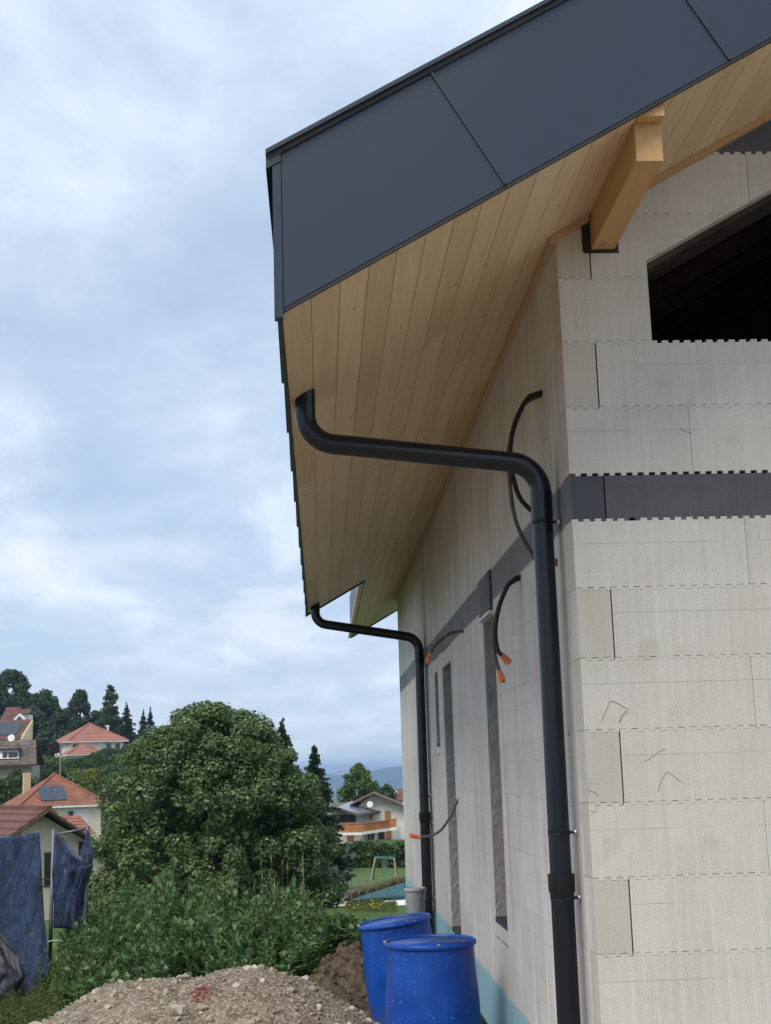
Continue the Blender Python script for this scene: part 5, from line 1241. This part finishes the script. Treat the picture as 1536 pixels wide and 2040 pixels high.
# wood on the hill top
broadleaf('oak_tree', 'big round dark tree at the top left corner of the wood', tuple(at(18, 1480, 235)), [(at(18, 1470, 235)[2], 4.5), (at(18, 1420, 235)[2], 5.6), (at(18, 1375, 235)[2], 4.4), (at(18, 1340, 235)[2], 1.6)], 90, 1.0, 1.7, 150, .5, 'leaf_wood', group='trees of the hilltop wood', trunk=.4)
broadleaf('oak_tree', 'dark leafy tree between the round tree and the pines', tuple(at(85, 1490, 225)), [(at(85, 1485, 225)[2], 3.2), (at(85, 1430, 225)[2], 3.8), (at(85, 1395, 225)[2], 2.8), (at(85, 1376, 225)[2], 1.4)], 60, .9, 1.4, 160, .45, 'leaf_wood', group='trees of the hilltop wood', trunk=.35)
broadleaf('pine_tree', 'broad dark pine with rounded top behind the pink roof', tuple(at(158, 1495, 228)), [(at(158, 1490, 228)[2], 3.3), (at(158, 1450, 228)[2], 3.4), (at(158, 1410, 228)[2], 2.3), (at(158, 1378, 228)[2], .8)], 70, .8, 1.3, 170, .42, 'needle_mid', group='trees of the hilltop wood', trunk=.35)
broadleaf('pine_tree', 'dark pine with sparse top left of the pink roof', tuple(at(122, 1500, 222)), [(at(122, 1498, 222)[2], 3.0), (at(122, 1450, 222)[2], 2.8), (at(122, 1415, 222)[2], 1.2)], 50, .8, 1.2, 170, .42, 'needle_mid', group='trees of the hilltop wood', trunk=.3)
broadleaf('birch_tree', 'tall airy birch standing right of the pink roof', tuple(at(219, 1495, 212)), [(at(219, 1480, 212)[2], 1.9), (at(219, 1440, 212)[2], 2.2), (at(219, 1400, 212)[2], 1.6), (at(219, 1368, 212)[2], .5)], 70, .5, .9, 200, .34, 'leaf_birch', group='trees of the hilltop wood', trunk=.16)
broadleaf('oak_tree', 'leafy tree low behind the solar roof house', tuple(at(68, 1500, 205)), [(at(68, 1500, 205)[2], 2.4), (at(68, 1460, 205)[2], 2.8), (at(68, 1425, 205)[2], 1.5)], 45, .8, 1.2, 170, .42, 'leaf_wood', group='trees of the hilltop wood', trunk=.3)
for lab, px, top, bot, Y, r_ in (('dark spruce right beside the birch', 252, 1398, 1505, 205, 2.3), ('left one of the twin spruces above the linden', 285, 1412, 1510, 220, 1.9), ('right one of the twin spruces above the linden', 299, 1407, 1510, 222, 2.0), ('small spruce on the skyline left of the birch', 113, 1390, 1480, 232, 2.0)):
    b_ = at(px, bot, Y); conifer('spruce_tree', lab, tuple(b_), float(at(px, top, Y)[2]-b_[2]), r_, 'needle_dark', 'trees of the hilltop wood', 18, 9, .35, 4)
for k, (px, top, Y, r_) in enumerate(((52, 1385, 245, 4.0), (100, 1400, 240, 3.6), (140, 1405, 242, 3.4), (190, 1420, 240, 3.2), (235, 1440, 238, 2.8), (270, 1470, 230, 2.8), (315, 1490, 225, 2.6), (95, 1440, 205, 2.6), (130, 1460, 206, 2.4))):
    z0, z1 = at(px, 1505, Y)[2], at(px, top, Y)[2]
    broadleaf('wood_tree', ['dark leafy tree behind the ridge house', 'dark tree filling the gap left of the pines', 'dark tree directly behind the broad pine', 'dark low tree between pine and birch', 'dark low tree behind the birch', 'rounded tree below the twin spruces', 'lowest tree where the wood meets the linden', 'shadowed tree in front of the dark leafy trees', 'shadowed tree touching the left pink roof corner'][k],
              tuple(at(px, 1508, Y)), [(z0, r_*.9), (z0*.6+z1*.4, r_), (z0*.25+z1*.75, r_*.7), (z1, r_*.2)], 46, .8, 1.3, 150, .5, ['leaf_wood', 'needle_mid'][k % 2], group='trees of the hilltop wood', trunk=.3)
simple('pole_wood', (.22, .20, .18), .9)
pl_ = at(121, 1500, 118); up_ = empty('utility_pole', (pl_[0], 118, at(121, 1560, 118)[2]), 'slim grey utility pole standing above the hip roof', 'pole')
MB().tube([at(120, 1565, 118), at(121, 1478, 118)], [.10, .08], 8).build('post', MAT['pole_wood'], up_)
MB().bar(at(117, 1535, 118), at(125, 1535, 118), .06).build('crossarm', MAT['pole_wood'], up_)
up2 = empty('utility_pole', at(720, 1600, 150), 'far pole top carrying the wire behind the bright tree', 'pole')
MB().tube([at(708, 1600, 150), at(707.5, 1523, 150)], [.10, .09], 8).build('post', MAT['pole_wood'], up2)
MB().tube(spline([at(560, 1530, 150), at(620, 1541, 150), at(660, 1541.5, 150), at(707, 1530, 150)], 6), .028, 5).build('wire', MAT['pole_wood'], up2)

# ---- garden on the right: lawn, paving, path, swing, net, table
drape('lawn', (((-2.5, 58), (3.2, 58)), ((-3, 80), (6, 80))), MAT['lawn'], .10)
drape('paved_yard', (((-1.9, 48.5), (2.2, 50.5)), ((-1.9, 57.2), (1.6, 57.6))), MAT['paving_grey'], .10)
drape('gravel_path', (((-1.9, 40.6), (2.6, 42.2)), ((-1.9, 46.2), (2.6, 48.2))), MAT['path_gravel'], .10)
simple('swing_green', (.10, .22, .20), .6); simple('swing_log', (.27, .24, .19), .85)
sw = empty('swing_set', at(762, 1757, 66), 'wooden swing frame with thin green ropes on the lawn', 'swing')
for a, b_ in (((738, 1757, 65), (748, 1708, 66)), ((744, 1752, 67.5), (748, 1708, 66)), ((789, 1748, 65), (785, 1709, 66)), ((791, 1743, 67.5), (785, 1709, 66))):
    MB().bar(at(*a), at(*b_), .065).build('leg', MAT['swing_log'], sw)
MB().bar(at(746, 1708, 66), at(787, 1709, 66), .09).build('crossbar', MAT['swing_green'], sw)
for px in (762, 765, 768, 772): MB().bar(at(px, 1709, 66), at(px+random.uniform(-1, 1), 1742, 66), .03).build('rope', MAT['swing_green'], sw)
MB().bar(at(761, 1742, 66), at(773, 1742, 66), .25, .04).build('seat', MAT['swing_green'], sw)
pg_ = empty('garden_canopy', at(690, 1800, 37), 'grey flat canopy on a square post beyond the thicket', 'canopy')
MB().hexa([at(630, 1771, 36), at(685, 1771, 36), at(690, 1768, 38.5), at(645, 1768, 38.5), at(630, 1764, 36), at(685, 1764, 36), at(690, 1757, 38.5), at(645, 1757, 38.5)]).build('roof', MAT['render_grey'], pg_)
MB().bar(at(683, 1770, 36.1), at(682, 1800, 36.1), .13).build('post', MAT['paving_grey'], pg_)
simple('net_green', (.03, .10, .11), .8)
dn_ = empty('debris_net', at(760, 1790, 46), 'blue-green slope netting below the swing', 'netting')
mb = MB(); P = [at(695, 1793, 45.2), at(806, 1784, 46.5), at(806, 1757, 49.5), at(760, 1775, 48)]; mb.put(P+[p_-np.array((0, 0, .1)) for p_ in P], [(0, 1, 2, 3), (7, 6, 5, 4), (0, 4, 5, 1), (1, 5, 6, 2), (2, 6, 7, 3), (3, 7, 4, 0)]); mb.build('net', MAT['net_green'], dn_)
leafmat('leaf_dry', (.17, .13, .06), (.28, .20, .10), (.10, .13, .04), 1.0)
sp = []
for i in range(420):
    f = rng.random(); q = at(700+106*f+rng.normal()*5, 1787-32*f**1.4+rng.normal()*2.5, 48+2*f); sp.append((q[0], q[1], q[2]-.15, rng.uniform(.2, .42)))
tag(plants(sp, 1.0, 12, .22, .2, 'leaf_dry', 'dry_bank_grass', droop=.4), 'dry tan grass along the top of the blue-green netting', 'grass', kind='stuff')
wf = empty('wire_fence', at(720, 1800, 44), 'thin wire fence of dark posts below the lawn', 'fence')
for px in (668, 684, 700, 716, 732, 752, 772):
    MB().bar(at(px, 1790, 45), at(px, 1752, 45), .035).build('post', MAT['fence_steel'], wf)
for py in (1756, 1770): MB().bar(at(660, py, 45), at(780, py-2, 45), .012).build('strand', MAT['fence_steel'], wf)
tb = empty('stone_table', at(775, 1830, 40), 'pale slab garden table beside the wall, with a dark box beneath', 'table')
MB().hexa([at(742, 1803, 39.5), at(806, 1812, 39.5), at(806, 1797, 42), at(765, 1797, 42), at(742, 1800, 39.5), at(806, 1808, 39.5), at(806, 1793, 42), at(765, 1794, 42)]).build('top', MAT['white_paint'], tb)
MB().hexa([at(772, 1832, 40), at(806, 1832, 40), at(806, 1832, 41), at(772, 1832, 41), at(772, 1812, 40), at(806, 1812, 40), at(806, 1812, 41), at(772, 1812, 41)]).build('box', MAT['shutter_blue'], tb)
MB().bar(at(803, 1840, 39.6), at(803, 1808, 39.6), .12).build('post', MAT['orange_wood'], tb)
for lab, px, py, s_ in (('leftmost clipped box ball on the garden path', 741, 1806, 22), ('middle clipped box ball on the garden path', 765, 1799, 13), ('rightmost clipped box ball on the garden path', 775, 1799, 13)):
    bush(lab, px, py, 42.5, s_, s_*.8, 'leaf_hedge', 'bush', 'clipped box balls', 1500, .07, 'box_ball')
leafmat('flower_yellow', (.35, .28, .02), (.45, .36, .04), None, 3.0)
sp = []
for i in range(1500):
    px, Y = rng.uniform(690, 790), rng.uniform(26, 34); c = at(px, 1830, Y); z = float(gz(c[0], Y)); sp.append((c[0], Y, z, rng.uniform(.05, .13)))
tag(plants(sp, 1.0, 6, .10, .25, 'leaf_weed', 'meadow_grass', droop=.3), 'short meadow grass below the garden path', 'grass', kind='stuff')
C = np.array([(s_[0], s_[1], s_[2]+s_[3]*1.1) for s_ in sp[::9]]); 
tag(quads_obj('meadow_flowers', leaf_quads(C, np.tile((0, -.5, 1.), (len(C), 1)), .045, .4, 1.0), MAT['flower_yellow']), 'scattered tiny yellow meadow flowers beside the barrels', 'flowers', kind='stuff')

# ================================================================== air: thin haze that fades the far hills
HAZE_D = 1.9e-4
hm = bpy.data.materials.new('haze'); hm.use_nodes = True; t = hm.node_tree; t.nodes.clear()
pvn = nd(t, 'ShaderNodeVolumePrincipled', {'Color': (.46, .69, 1.0, 1), 'Density': HAZE_D, 'Anisotropy': 0.2})
t.links.new(pvn.outputs[0], nd(t, 'ShaderNodeOutputMaterial').inputs['Volume'])
hz_ = MB().box(-9500, 9500, -300, 9200, -85, 45).build('haze', hm); tag(hz_, kind='stuff')
